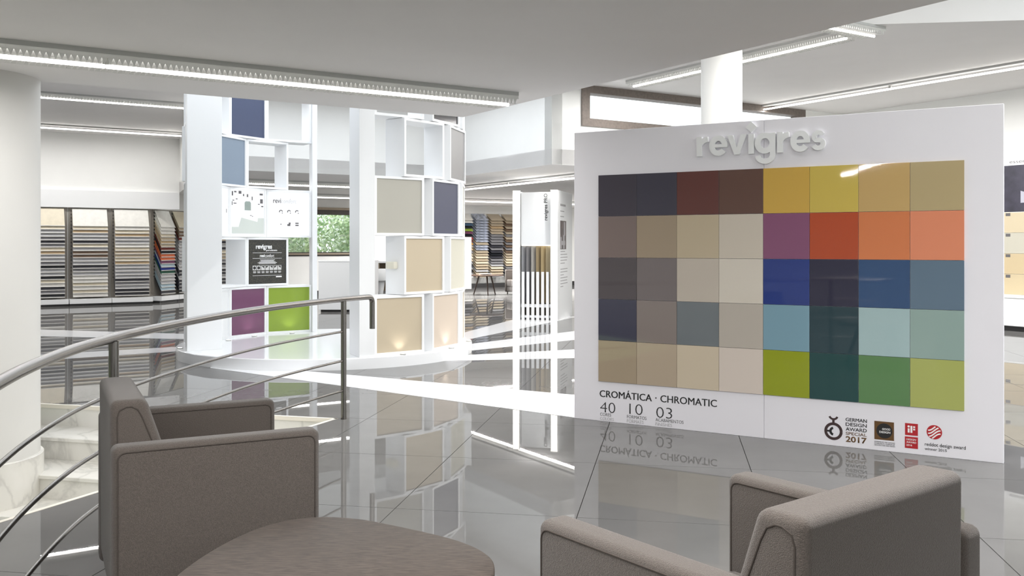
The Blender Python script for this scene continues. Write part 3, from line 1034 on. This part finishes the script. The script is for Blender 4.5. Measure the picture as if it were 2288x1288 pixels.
# lit panel with a bright room picture
f_ = on_inner(2, 1)
m_pale = mat('print_pale_green', (206, 212, 206), 0.5)
MB().slab([(-0.30, 0.05), (0.30, 0.05), (0.30, 0.27), (0.19, 0.27), (0.18, 0.215), (-0.12, 0.27), (-0.17, 0.14), (-0.30, 0.14)], YF - 0.001, YF).build('print', m_pale, f_)
MB().slab([(-0.06, 0.375), (0.055, 0.375), (0.055, 0.48), (0.035, 0.50), (-0.04, 0.50), (-0.06, 0.48)], YF - 0.001, YF).build('print', mat('print_sage', (150, 162, 156), 0.5), f_)
pr = MB()
for (x, z, w, h) in ((-0.30, 0.57, 0.03, 0.06), (-0.17, 0.60, 0.05, 0.04), (-0.25, 0.615, 0.04, 0.02), (0.22, 0.595, 0.06, 0.025), (0.23, 0.48, 0.05, 0.06), (0.19, 0.46, 0.03, 0.012),
                     (0.25, 0.43, 0.04, 0.015), (-0.28, 0.50, 0.03, 0.012), (-0.22, 0.52, 0.03, 0.012), (-0.30, 0.44, 0.02, 0.05), (-0.26, 0.46, 0.05, 0.012), (-0.02, 0.56, 0.025, 0.04),
                     (0.07, 0.52, 0.018, 0.05), (-0.09, 0.57, 0.02, 0.03), (0.04, 0.30, 0.03, 0.008), (0.075, 0.29, 0.02, 0.008)):
    pr.box(x, x + w, YF - 0.001, YF, z, z + h)
pr.build('print', M_GREYINK, f_)
f_ = on_inner(2, 2)
MB().box(0.24, 0.255, YF - 0.001, YF, 0.33, 0.38).build('print', M_GREYINK, f_)

# uplights on the platform
def uplight(ang, r, label, aim_in, power=0.85):
    n = (math.cos(R(ang)), math.sin(R(ang)))
    o = thing('uplight', label, 'lamp', (TCX + n[0] * r, TCY + n[1] * r, 0.13), R(ang - 90), 'uplights on the round platform')
    MB().lathe([(0.036, 0), (0.036, 0.010), (0.030, 0.014)], 24).build('rim', M_METALW, o, smooth=True)
    MB().lathe([(0.026, 0.0135), (0.026, 0.0155)], 20).build('lens', M_SPOT, o)
    ld = bpy.data.lights.new('uplight_beam', 'SPOT')
    ld.energy = power; ld.spot_size = R(100); ld.spot_blend = 0.8; ld.shadow_soft_size = 0.03; ld.color = (1, 0.96, 0.9)
    l = bpy.data.objects.new('uplight_beam', ld)
    COL.objects.link(l); l.parent = o; l.location = (0, 0, 0.03)
    d = Vector((0, -0.5 if aim_in else 0.5, 1)).normalized()
    l.rotation_euler = d.to_track_quat('-Z', 'Y').to_euler()
uplight(A0, RO + 0.068, 'round uplight before the sand beige panel by the tower front pillar', True)
uplight(A0 + PI_, RO + 0.068, 'round uplight before the blush beige panel', True)
uplight(A0 + 2 * PI_, RO + 0.068, 'round uplight at the far rim of the platform', True)
uplight(B0, RI - 0.11, 'round uplight in front of the lime green panel', False)
uplight(B0 + PI_, RI - 0.11, 'round uplight in front of the plum panel', False)
uplight(B0 + 2 * PI_, RI - 0.11, 'round uplight beside the wide white pillar, inside the tower', False)
uplight(B0 + 3.2 * PI_, RO + 0.068, 'round uplight outside the tower next to the wide white pillar', True)

# ================================================================== SAMPLE RACKS AND TILES
ORD = ['first', 'second', 'third', 'fourth', 'fifth', 'sixth', 'seventh', 'eighth', 'ninth', 'tenth', 'eleventh', 'twelfth', 'thirteenth', 'fourteenth', 'fifteenth',
       'sixteenth', 'seventeenth', 'eighteenth', 'nineteenth', 'twentieth', 'twenty-first', 'twenty-second', 'twenty-third', 'twenty-fourth']
CN = {'w': ('white', (228, 226, 220)), 'c': ('cream', (218, 208, 186)), 'g': ('pale grey', (178, 178, 180)), 'm': ('mid grey', (136, 135, 138)), 'd': ('charcoal', (62, 62, 68)),
      'n': ('near-black', (36, 38, 42)), 'b': ('taupe brown', (120, 100, 84)), 't': ('tan', (190, 166, 132)), 'o': ('orange', (206, 110, 72)), 'p': ('plum', (120, 72, 100)),
      'u': ('royal blue', (36, 52, 128)), 'e': ('dark green', (40, 84, 68)), 's': ('pale blue', (166, 186, 196)), 'r': ('dark red', (110, 52, 46)), 'R': ('bright red', (176, 40, 44)),
      'l': ('lime', (150, 176, 70)), 'y': ('amber', (216, 160, 70)), 'B': ('slate blue', (70, 96, 120)), 'P': ('blue patterned', (170, 176, 190)), 'k': ('beige', (186, 172, 150))}
def tile_mat(code):
    nm, c = CN[code]
    if code == 'P':
        return mat('sample_P', c, 0.35, noise=0.65, nscale=9)
    return mat('sample_' + code, c, 0.35, noise=0.05, nscale=10)
def rack(org, ang, w, codes, desc, ztop, pitch, tlen, lean, near, group, slots=True, mg=0.075):
    mg = 0.075 if near else 0.045
    o = thing('sample_rack', desc[0], 'display rack', org, ang, 'sample racks')
    wide = w + 0.17
    MB().box(-mg, w + mg, -0.02, -0.001, 0.16, ztop + 0.03).build('back_panel', M_RACK if near else M_WALL, o)
    for x0 in (-0.03, w + 0.005):
        MB().box(x0, x0 + 0.025, -0.045, -0.02, 0.18, ztop + 0.02).build('slotted_rail', M_RACK if near else M_WALL, o)
    if near:
        MB().box(-mg, w + mg, -0.30, -0.001, 0.05, 0.16).build('plinth', M_WHITE, o, bevel=0.003, seg=1)
        MB().box(-mg, w + mg, -0.25, -0.001, 0.0, 0.05).build('kick_board', M_DARK, o)
        sl = MB()
        for k in range(20):
            z = ztop - 0.06 - k * pitch
            sl.box(-0.028, -0.008, -0.062, -0.044, z, z + 0.02)
        s_ = sl.build('slots', M_DARK, o)
        s_['kind'] = 'stuff'
    base_me = {}
    for k, code in enumerate(codes):
        if code not in base_me:
            me = MB().box(0, w, -0.006, 0.006, -tlen, 0).mesh('sample_tile')
            me.materials.append(tile_mat(code))
            base_me[code] = me
        z = ztop - k * pitch
        t = put('sample_tile', base_me[code], None, None)
        cs, sn = math.cos(ang), math.sin(ang)
        lx, ly = 0.0, -0.053
        t.location = (org[0] + cs * lx - sn * ly, org[1] + sn * lx + cs * ly, z)
        t.rotation_euler = (R(-lean), 0, ang)
        tag(t, '%s sample tile, %s from the top of %s' % (CN[code][0], ORD[k], desc[1]), 'tile', group)
        if near:
            e = put('edge', EDGE.setdefault(w, MB().box(-0.002, w + 0.002, -0.016, 0.008, -tlen - 0.012, -tlen + 0.002).mesh('edge')), mat('tile_edge', (214, 212, 208), 0.5), t)
EDGE = {}
gN = 'tiles in the near sample racks'
RK = [
    ((1.80, 23.5), GA, 0.75, 'ccggmdmctggmnggncwdmn', ('sample rack half hidden by the big round column', 'the rack beside the big column')),
    ((2.72, 23.5), GA, 0.74, 'wctggdcgbbggdmgwwcwcw', ('sample rack, second from the big column', 'the second rack from the big column')),
    ((3.62, 23.5), GA, 0.755, 'wwctggwckkctggggdmgddd', ('sample rack, third from the big column', 'the third rack from the big column')),
]
for (pu, ang, w, codes, desc) in RK:
    rack(uv(*pu) + (0,), ang, w, codes[:21], desc, 2.24, 0.0815, 0.44, 25, True, gN)
C45 = GA + R(45)
ca = (4.41, 23.5)
def chamfer(s): return uv(ca[0] + s * 0.7071, ca[1] + s * 0.7071)
rack(chamfer(0.15) + (0,), C45, 0.58, 'wwwcktkrnoopsuegggssdnd'[:21], ('narrow-looking sample rack with orange and blue tiles', 'the rack with orange and blue tiles'), 2.24, 0.0815, 0.44, 25, True, gN)
rack(chamfer(0.90) + (0,), C45, 0.58, 'ckbbrmgggggmggddgdddn', ('sample rack partly behind the wide white pillar', 'the rack by the wide pillar'), 2.24, 0.0815, 0.44, 25, True, gN)
rack(uv(6.10, 24.8) + (0,), GA, 0.70, 'ckbbtdgdckkmdgddgdddn', ('sample rack seen as a sliver through the tower boxes', 'the rack glimpsed through the tower'), 2.24, 0.0815, 0.44, 25, True, gN)
gF = 'tiles in the far sample racks'
for q, (u0, codes) in enumerate(((14.27, 'wwBnlpnRryktmkckmdmnmw'), (14.85, 'PPPPPPPPPkPPkkckckkgkk'), (15.42, 'kkktkkmmmmdmdndmmgckkg'), (15.99, 'kkbkbkmkbmbmbkkcckmmmd'))):
    wd = ('bright tiles', 'patterned tiles', 'charcoal tiles', 'brown tiles')[q]
    rack(uv(u0, 26.2) + (0,), GA, 0.47, codes, ('far sample rack with ' + wd, 'the far rack with ' + wd), 2.42, 0.088, 0.40, 58, False, gF)
# header band over the near racks
struct(MB().prism(uvpoly([(-6, 23.40), (5.1, 23.40), (5.1, 23.499), (-6, 23.499)]), 2.27, 2.68 - 0.005).build('trim_2', M_WHITE))

# ================================================================== PRODUCT STAND (white, glowing posts)
SA = math.atan2(-0.256, 0.967)
ps = thing('product_stand', 'tall white product stand with two glowing posts and pull-out samples', 'display stand', (0.02, 17.27, 0), SA)
SWD, SD, SH = 0.86, 1.35, 2.42
MB().box(0.0, 0.03, 0.02, SD, 0.0, SH).build('side_panel', M_WHITE, ps)
MB().box(SWD - 0.03, SWD, 0.02, SD, 0.0, SH).build('side_panel', M_WHITE, ps)
MB().box(0.03, SWD - 0.03, SD - 0.03, SD, 0.0, SH).build('back_panel', M_WHITE, ps)
MB().box(0.03, SWD - 0.03, 0.10, SD - 0.03, SH - 0.05, SH - 0.03).build('top_panel', M_WHITE, ps)
for x0 in (0.0, SWD - 0.135):
    p_ = MB().box(x0, x0 + 0.135, -0.04, 0.02, 0.0, SH).build('post', M_WHITE, ps)
    MB().box(x0 + 0.012, x0 + 0.123, -0.046, -0.04, 0.01, SH - 0.01).build('light_strip', M_LED, p_)
MB().box(0.135, SWD - 0.135, 0.06, 0.09, 1.40, SH - 0.04).build('front_panel', M_WHITE, ps)
MB().box(0.03, SWD - 0.03, 0.70, 0.73, 0.0, 1.40).build('inner_back', mat('stand_inner', (150, 142, 128), 0.5), ps)
text('lettering', 'revigres PRO', ps, 0.135 + 0.53, 1.86, 0.50, 0.088, M_BLACK, y=0.06, bold=0.015, rot90=True)
sc_ = [(150, 150, 154), (128, 126, 128), (168, 164, 158), (160, 142, 110), (186, 166, 128), (206, 190, 156)]
for k in range(6):
    x = 0.175 + k * 0.094
    MB().prism([(x - 0.030, 0.075), (x + 0.060, 0.155), (x + 0.052, 0.166), (x - 0.038, 0.086)], 0.32, 1.38).build('sample_board', mat('pull_sample_%d' % k, sc_[k], 0.3, metal=0.25), ps)
    MB().box(x - 0.016, x + 0.034, 0.02, 0.06, 0.0, 0.90).build('pull_rail', M_WHITE, ps, bevel=0.002, seg=1)
MB().box(0.14, SWD - 0.14, 0.095, 0.115, 1.385, 1.40).build('inner_light', M_LED, ps)
MB().box(0.135, SWD - 0.135, 0.065, 0.10, 0.235, 0.295).build('crossbar', M_WHITE, ps)
MB().box(0.135, SWD - 0.135, 0.065, 0.10, 0.04, 0.085).build('crossbar', M_WHITE, ps)
# print on the side face (x = SWD), running back
sp_ = MB()
for k in range(3):
    sp_.box(SWD, SWD + 0.0015, 0.20, 0.20 + (0.50, 0.36, 0.34)[k], (2.135, 2.03, 1.93)[k], (2.175, 2.048, 1.948)[k])
for k in range(5):
    sp_.box(SWD, SWD + 0.0015, 0.22, 0.22 + (0.42, 0.62, 0.66, 0.60, 0.40)[k], 1.27 - k * 0.055, 1.285 - k * 0.055)
for k in range(7):
    sp_.box(SWD, SWD + 0.0015, 0.22, 0.22 + (0.66, 0.64, 0.3, 0.66, 0.62, 0.66, 0.25)[k], 0.94 - k * 0.055, 0.955 - k * 0.055)
sp_.build('side_text', M_LIGHTINK, ps)
ph = MB().box(SWD, SWD + 0.003, 0.20, 0.74, 1.32, 1.86).build('side_picture', mat('picture_dark', (84, 70, 68), 0.4, noise=0.5, nscale=7), ps)
pp = MB()
for (y, z, w, h) in ((0.22, 1.33, 0.09, 0.22), (0.46, 1.33, 0.12, 0.26), (0.30, 1.40, 0.34, 0.08), (0.52, 1.58, 0.12, 0.26)):
    pp.box(SWD + 0.003, SWD + 0.004, y, y + w, z, z + h)
pp.build('picture_shapes', mat('picture_pale', (176, 172, 176), 0.4), ph)

# ================================================================== BOARD ON THE FAR SIDE WALL
eb = thing('product_board', 'white wall board with dark room picture above four beige tiles', 'display board', uv(15.29, 9.3) + (0,), GA - R(90))
# local x runs towards the viewer along the wall, -y into the room
MB().box(0, 2.6, -0.03, 0, 0.52, 2.86).build('board', M_WHITE, eb)
MB().box(0.06, 2.54, -0.036, -0.03, 1.955, 2.73).build('picture', mat('board_picture', (64, 62, 74), 0.3, noise=0.35, nscale=5), eb)
MB().slab([(0.85, 2.30), (1.10, 2.22), (1.35, 2.28), (1.35, 2.12), (0.85, 2.10)], -0.038, -0.036).build('picture_shape', mat('board_pale', (178, 178, 190), 0.4), eb)
MB().slab([(0.98, 1.99), (1.45, 1.99), (1.45, 2.15), (0.98, 2.10)], -0.0385, -0.036).build('picture_shape', mat('board_pale', (178, 178, 190), 0.4), eb)
bc = [(200, 186, 158), (190, 186, 172), (196, 178, 144), (198, 182, 150)]
for k in range(4):
    z1 = 1.945 - k * 0.344
    MB().box(0.06, 2.54, -0.04, -0.03, z1 - 0.338, z1).build('beige_tile', mat('board_tile_%d' % k, bc[k], 0.3), eb)
    MB().box(0.60, 0.68, -0.041, -0.04, z1 - 0.06, z1 - 0.01).build('tile_tag', M_GREYINK, eb)
text('lettering', 'essential', eb, 0.66, 2.765, 0.42, 0.055, M_GREYINK, y=-0.03)
lb = thing('low_cabinet', 'low white cabinet along the wall below the product board', 'cabinet', uv(15.29, 9.6) + (0,), GA - R(90))
MB().box(0, 3.4, -0.45, -0.002, 0.08, 0.50).build('body', M_WHITE, lb, bevel=0.003, seg=1)
MB().box(0.02, 3.38, -0.40, -0.002, 0.0, 0.08).build('kick_board', M_DARK, lb)
for k in range(4):
    MB().box(0.005 + k * 0.85, 0.845 + k * 0.85, -0.468, -0.45, 0.09, 0.49).build('door', M_WHITE, lb)

# ================================================================== RAILING
rl = thing('railing', 'curved brushed steel railing with three thin bars around the stairs', 'railing', (0, 0, 0))
plan = [(-1.20, 7.72), (-1.353, 7.41), (-1.53, 6.9), (-1.68, 6.37), (-1.79, 5.73), (-1.848, 5.11), (-1.87, 4.55), (-1.862, 4.28), (-1.815, 3.77), (-1.66, 3.05), (-1.42, 2.35), (-1.05, 1.7)]
def smooth_path(pts, n=8, closed=False):
    out = []
    N = len(pts)
    rng = range(N if closed else N - 1)
    for i in rng:
        if closed:
            p0, p1, p2, p3 = pts[(i - 1) % N], pts[i], pts[(i + 1) % N], pts[(i + 2) % N]
        else:
            p0, p1, p2, p3 = pts[max(i - 1, 0)], pts[i], pts[i + 1], pts[min(i + 2, N - 1)]
        for k in range(n):
            t = k / n
            out.append(tuple(0.5 * ((2 * p1[d]) + (-p0[d] + p2[d]) * t + (2 * p0[d] - 5 * p1[d] + 4 * p2[d] - p3[d]) * t * t + (-p0[d] + 3 * p1[d] - 3 * p2[d] + p3[d]) * t ** 3) for d in range(len(p1))))
    if not closed:
        out.append(tuple(pts[-1]))
    return out
sp = smooth_path(plan, 8)
RZ = 0.965
pth = [(p[0], p[1], RZ) for p in sp]
end = []
hx, hy = sp[0]
dx, dy = sp[0][0] - sp[1][0], sp[0][1] - sp[1][1]
dl = math.hypot(dx, dy); dx, dy = dx / dl, dy / dl
for k in range(7):
    a = R(90 * k / 6)
    end.append((hx + dx * 0.05 * math.sin(a), hy + dy * 0.05 * math.sin(a), RZ - 0.05 + 0.05 * math.cos(a)))
end.append((hx + dx * 0.05, hy + dy * 0.05, RZ - 0.27))
MB().tube(list(reversed(end)) + pth[1:], 0.0225, 18).build('handrail', M_STEEL, rl, smooth=True, angle=60)
for z in (0.705, 0.47, 0.23):
    MB().tube([(p[0], p[1], z) for p in sp[8:]], 0.0095, 10).build('bar', M_STEEL, rl, smooth=True, angle=60)
for px_, py_ in (plan[1], (-1.857, 4.30), (-1.42, 2.35)):
    p_ = MB().lathe([(0.0225, 0.0), (0.0225, RZ - 0.015)], 20, px_, py_).build('post', M_STEEL, rl, smooth=True)

# ================================================================== ARMCHAIRS
def armchair(label, loc, rz, group='taupe lounge armchairs'):
    o = thing('armchair', label, 'armchair', loc, rz, group)
    Wd, Dp, AH, BH, AT = 0.851, 0.729, 0.70, 0.848, 0.098
    X0, X1 = -Dp / 2, Dp / 2
    for sgn in (-1, 1):
        ya, yb = sorted((sgn * Wd / 2, sgn * (Wd / 2 - AT)))
        ar = MB().box(X0, X1, ya, yb, 0.07, AH).build('arm', M_FABRIC, o, bevel=0.026, seg=5, smooth=True, angle=60)
        for yo in (sgn * (Wd / 2 + 0.0005), sgn * (Wd / 2 - AT - 0.0005)):
            ring = []
            r_, in_ = 0.026, 0.020
            xa, xb, za, zb = X0 + in_, X1 - in_, 0.07 + in_, AH - in_
            for (cx_, cz_, s0) in ((xb - r_, zb - r_, 0), (xa + r_, zb - r_, 90), (xa + r_, za + r_, 180), (xb - r_, za + r_, 270)):
                for q in range(5):
                    a = R(s0 + 90 * q / 4)
                    ring.append((cx_ + r_ * math.cos(a), yo, cz_ + r_ * math.sin(a)))
            MB().tube(ring, 0.0024, 6, True).build('piping', M_PIPING, ar, smooth=True)
    bw = Wd / 2 - AT + 0.003
    prof = [(X0 + 0.005, 0.12), (X0 + 0.25, 0.12), (X0 + 0.25, 0.46), (X0 + 0.122, BH), (X0 + 0.0, BH)]
    bk_ = MB().slab(prof, -bw, bw).build('backrest', M_FABRIC, o, bevel=0.026, seg=5, smooth=True, angle=60)
    for sgn in (-1, 1):
        yo = sgn * (bw + 0.0005)
        pts = [(X0 + 0.028, 0.50), (X0 + 0.025, BH - 0.06), (X0 + 0.032, BH - 0.036), (X0 + 0.055, BH - 0.025), (X0 + 0.072, BH - 0.025), (X0 + 0.093, BH - 0.036), (X0 + 0.108, BH - 0.065), (X0 + 0.214, 0.50)]
        MB().tube([(p[0], yo, p[1]) for p in pts], 0.0024, 6).build('piping', M_PIPING, bk_, smooth=True)
    # seat: two rows of soft tufted pads
    sw = Wd / 2 - AT
    for k in range(2):
        xa = X0 + 0.22 + k * (X1 - 0.02 - X0 - 0.22) / 2
        xb = X0 + 0.22 + (k + 1) * (X1 - 0.02 - X0 - 0.22) / 2
        for q in range(2):
            ya = -sw + q * sw; yb = ya + sw
            MB().box(xa, xb, ya, yb, 0.22, 0.42).build('seat_pad', M_FABRIC, o, bevel=0.03, seg=4, smooth=True, angle=60)
    MB().box(X0 + 0.1, X1 - 0.03, -sw, sw, 0.09, 0.30).build('seat_base', M_FABRIC, o, bevel=0.01, seg=2)
    for sx in (-1, 1):
        for sy in (-1, 1):
            MB().lathe([(0.016, 0.0), (0.02, 0.08)], 14, sx * (Dp / 2 - 0.06), sy * (Wd / 2 - 0.07)).build('leg', M_STEEL, o, smooth=True)
    return o
armchair('taupe armchair between the curved railing and the low wooden table', (-1.246, 3.715, 0), R(27))
armchair('taupe armchair seen from behind in front of the colour panel', (0.622, 2.334, 0), R(128.1))
armchair('distant taupe armchair partly behind the white product stand', (0.28, 26.0, 0), R(200))

# ================================================================== TABLES
def low_table(label, loc, rz, outline, h, wood):
    o = thing('coffee_table', label, 'table', loc, rz)
    out = smooth_path(outline, 8, True)
    MB().prism(out, h - 0.032, h).build('table_top', wood, o, bevel=0.008, seg=3, smooth=True, angle=50)
    cx_ = sum(p[0] for p in out) / len(out); cy_ = sum(p[1] for p in out) / len(out)
    for k in range(3):
        a = R(30 + 120 * k)
        p = (cx_ + 0.20 * math.cos(a), cy_ + 0.20 * math.sin(a), h - 0.032)
        q = (cx_ + 0.36 * math.cos(a), cy_ + 0.36 * math.sin(a), 0.0)
        MB().tube([p, q], [0.026, 0.015], 14).build('leg', wood, o, smooth=True)
    return o
tb = [(-0.07, 2.46), (-0.05, 2.60), (-0.085, 2.71), (-0.155, 2.80), (-0.26, 2.885), (-0.40, 2.975), (-0.50, 3.03), (-0.62, 3.055), (-0.73, 3.02), (-0.82, 2.91), (-0.885, 2.72), (-0.915, 2.50), (-0.90, 2.28), (-0.80, 2.10), (-0.62, 2.02), (-0.42, 2.05), (-0.22, 2.20)]
low_table('low grey oak table with rounded triangular top between the near armchairs', (-0.5, 2.55, 0), 0, [(p[0] + 0.5, p[1] - 2.55) for p in tb], 0.50, M_TABLE)
t2 = low_table('distant dark wooden coffee table before the far sample racks', (-0.74, 25.9, 0), R(12),
               [(0.47 * math.cos(R(a)) * (1 + 0.05 * math.cos(R(3 * a))), 0.47 * math.sin(R(a)) * (1 + 0.05 * math.cos(R(3 * a)))) for a in range(0, 360, 24)], 0.56, M_WALNUT)
for k, (w, code) in enumerate(((0.30, 't'), (0.30, 'b'), (0.28, 'w'))):
    t = put('sample_tile', MB().box(-w / 2, w / 2, -0.15, 0.15, 0, 0.012).mesh('sample_tile'), tile_mat(code), None, (-0.78 + 0.015 * k, 25.9 - 0.02 * k, 0.56 + 0.0121 * k), (0, 0, R(10 + 6 * k)))
    tag(t, ('tan sample tile lying lowest on the distant coffee table', 'brown sample tile lying in the middle of the distant table stack', 'white sample tile lying topmost on the distant coffee table')[k], 'tile')

# ================================================================== COUNTER, DESK, STOOL BEYOND THE TOWER
ct = thing('counter', 'white box counter standing beyond the round tower', 'counter', (-4.04, 19.25, 0), R(0))
MB().box(0, 1.12, 0, 0.03, 0.05, 1.05).build('front_panel', M_WHITE, ct)
MB().box(0, 0.03, 0.03, 0.9, 0.05, 1.05).build('side_panel', M_WHITE, ct)
MB().box(1.09, 1.12, 0.03, 0.9, 0.05, 1.05).build('side_panel', M_WHITE, ct)
MB().box(-0.005, 1.125, -0.005, 0.9, 1.05, 1.075).build('counter_top', M_WHITE, ct, bevel=0.003, seg=1)
MB().box(0.04, 1.08, 0.04, 0.88, 0.0, 0.05).build('kick_board', M_DARK, ct)
dk = thing('desk', 'desk with pale top and oak front beyond the tower', 'desk', (-3.55, 21.6, 0), R(-8))
MB().box(0, 1.5, 0, 0.7, 0.98, 1.02).build('desk_top', M_WHITE, dk)
MB().box(0.02, 0.45, 0.02, 0.05, 0.62, 0.98).build('drawer_front', M_BEIGE, dk)
MB().box(0.02, 0.06, 0.05, 0.65, 0.0, 0.98).build('side_panel', M_BEIGE, dk)
MB().box(1.44, 1.48, 0.05, 0.65, 0.0, 0.98).build('side_panel', M_BEIGE, dk)
MB().box(0.06, 1.44, 0.6, 0.63, 0.3, 0.98).build('back_panel', M_BEIGE, dk)
so = thing('swivel_stool', 'white swivel stool in front of the desk', 'stool', (-2.97, 20.9, 0))
MB().lathe([(0.10, 0.56), (0.20, 0.60), (0.23, 0.70), (0.215, 0.86), (0.19, 0.72), (0.02, 0.66)], 28).build('seat', M_WHITE, so, smooth=True)
MB().lathe([(0.05, 0.06), (0.05, 0.30), (0.09, 0.57)], 18).build('pedestal', M_WHITE, so, smooth=True)
for k in range(5):
    a = R(72 * k + 10)
    MB().bar((0.03 * math.cos(a), 0.03 * math.sin(a), 0.075), (0.25 * math.cos(a), 0.25 * math.sin(a), 0.055), 0.03, 0.025).build('leg', M_METALW, so)
    MB().lathe([(0.022, 0.0), (0.022, 0.045)], 10, 0.245 * math.cos(a), 0.245 * math.sin(a)).build('caster', M_DARK, so)

# ================================================================== TREES OUTSIDE
M_BARK = mat('bark', (92, 78, 64), 0.9, noise=0.3, nscale=12)
M_LEAF = [mat('leaf_light', (206, 222, 176), 0.6), mat('leaf_mid', (160, 188, 140), 0.6), mat('leaf_pale', (236, 242, 230), 0.6)]  # leaf colours paled to imitate overexposed daylight outside
def crown_mesh(seed, n, rx, rz):
    rd = random.Random(seed)
    mb = MB()
    for _ in range(n):
        while True:
            p = Vector((rd.uniform(-1, 1), rd.uniform(-1, 1), rd.uniform(-1, 1)))
            if 0.35 < p.length < 1: break
        p = Vector((p.x * rx, p.y * rx, p.z * rz))
        a = Vector((rd.uniform(-1, 1), rd.uniform(-1, 1), rd.uniform(-1, 1))).normalized() * rd.uniform(0.06, 0.11)
        b = a.cross(Vector((rd.uniform(-1, 1), rd.uniform(-1, 1), rd.uniform(-1, 1)))).normalized() * rd.uniform(0.03, 0.055)
        mb.add([p - a, p + b, p + a, p - b], [(0, 1, 2, 3)])
    me = bpy.data.meshes.new('crown')
    me.from_pydata(mb.v, [], mb.f)
    for m_ in M_LEAF: me.materials.append(m_)
    for k, pl in enumerate(me.polygons): pl.material_index = rd.choice((0, 0, 1, 1, 2))
    return me
CR = [crown_mesh(3, 5200, 1.7, 1.9), crown_mesh(5, 5200, 1.72, 1.8)]
def tree(p, h, k, label):
    o = thing('tree', label, 'tree', (p[0], p[1], -2.5), random.uniform(0, 6), 'trees outside the windows')
    MB().tube([(0, 0, 0), (0.05, 0.02, 1.5), (0.0, 0.05, h)], [0.16, 0.12, 0.05], 10).build('trunk', M_BARK, o, smooth=True)
    c = put('crown', CR[k], None, o, (0, 0, h))
    c['kind'] = 'stuff'
for k, (u_, v_, h_) in enumerate(((5.0, 28.4, 3.7), (8.6, 28.4, 3.9), (12.2, 28.6, 3.7), (6.8, 31.8, 4.4), (10.4, 31.9, 4.5), (14.0, 32.0, 4.4))):
    tree(uv(u_, v_), h_, k % 2, ('leafy tree close outside the garden window, %s from the racks' % ORD[k]) if k < 3 else ('taller leafy tree in the second row outside the garden window, %s from the racks' % ORD[k - 3]))
for k, (u_, v_, h_) in enumerate(((17.8, 30.5, 6.3), (21.4, 30.8, 6.1), (25.0, 30.5, 6.4))):
    tree(uv(u_, v_), h_, k % 2, 'tall tree beyond the high window, %s from the white column' % ORD[k])
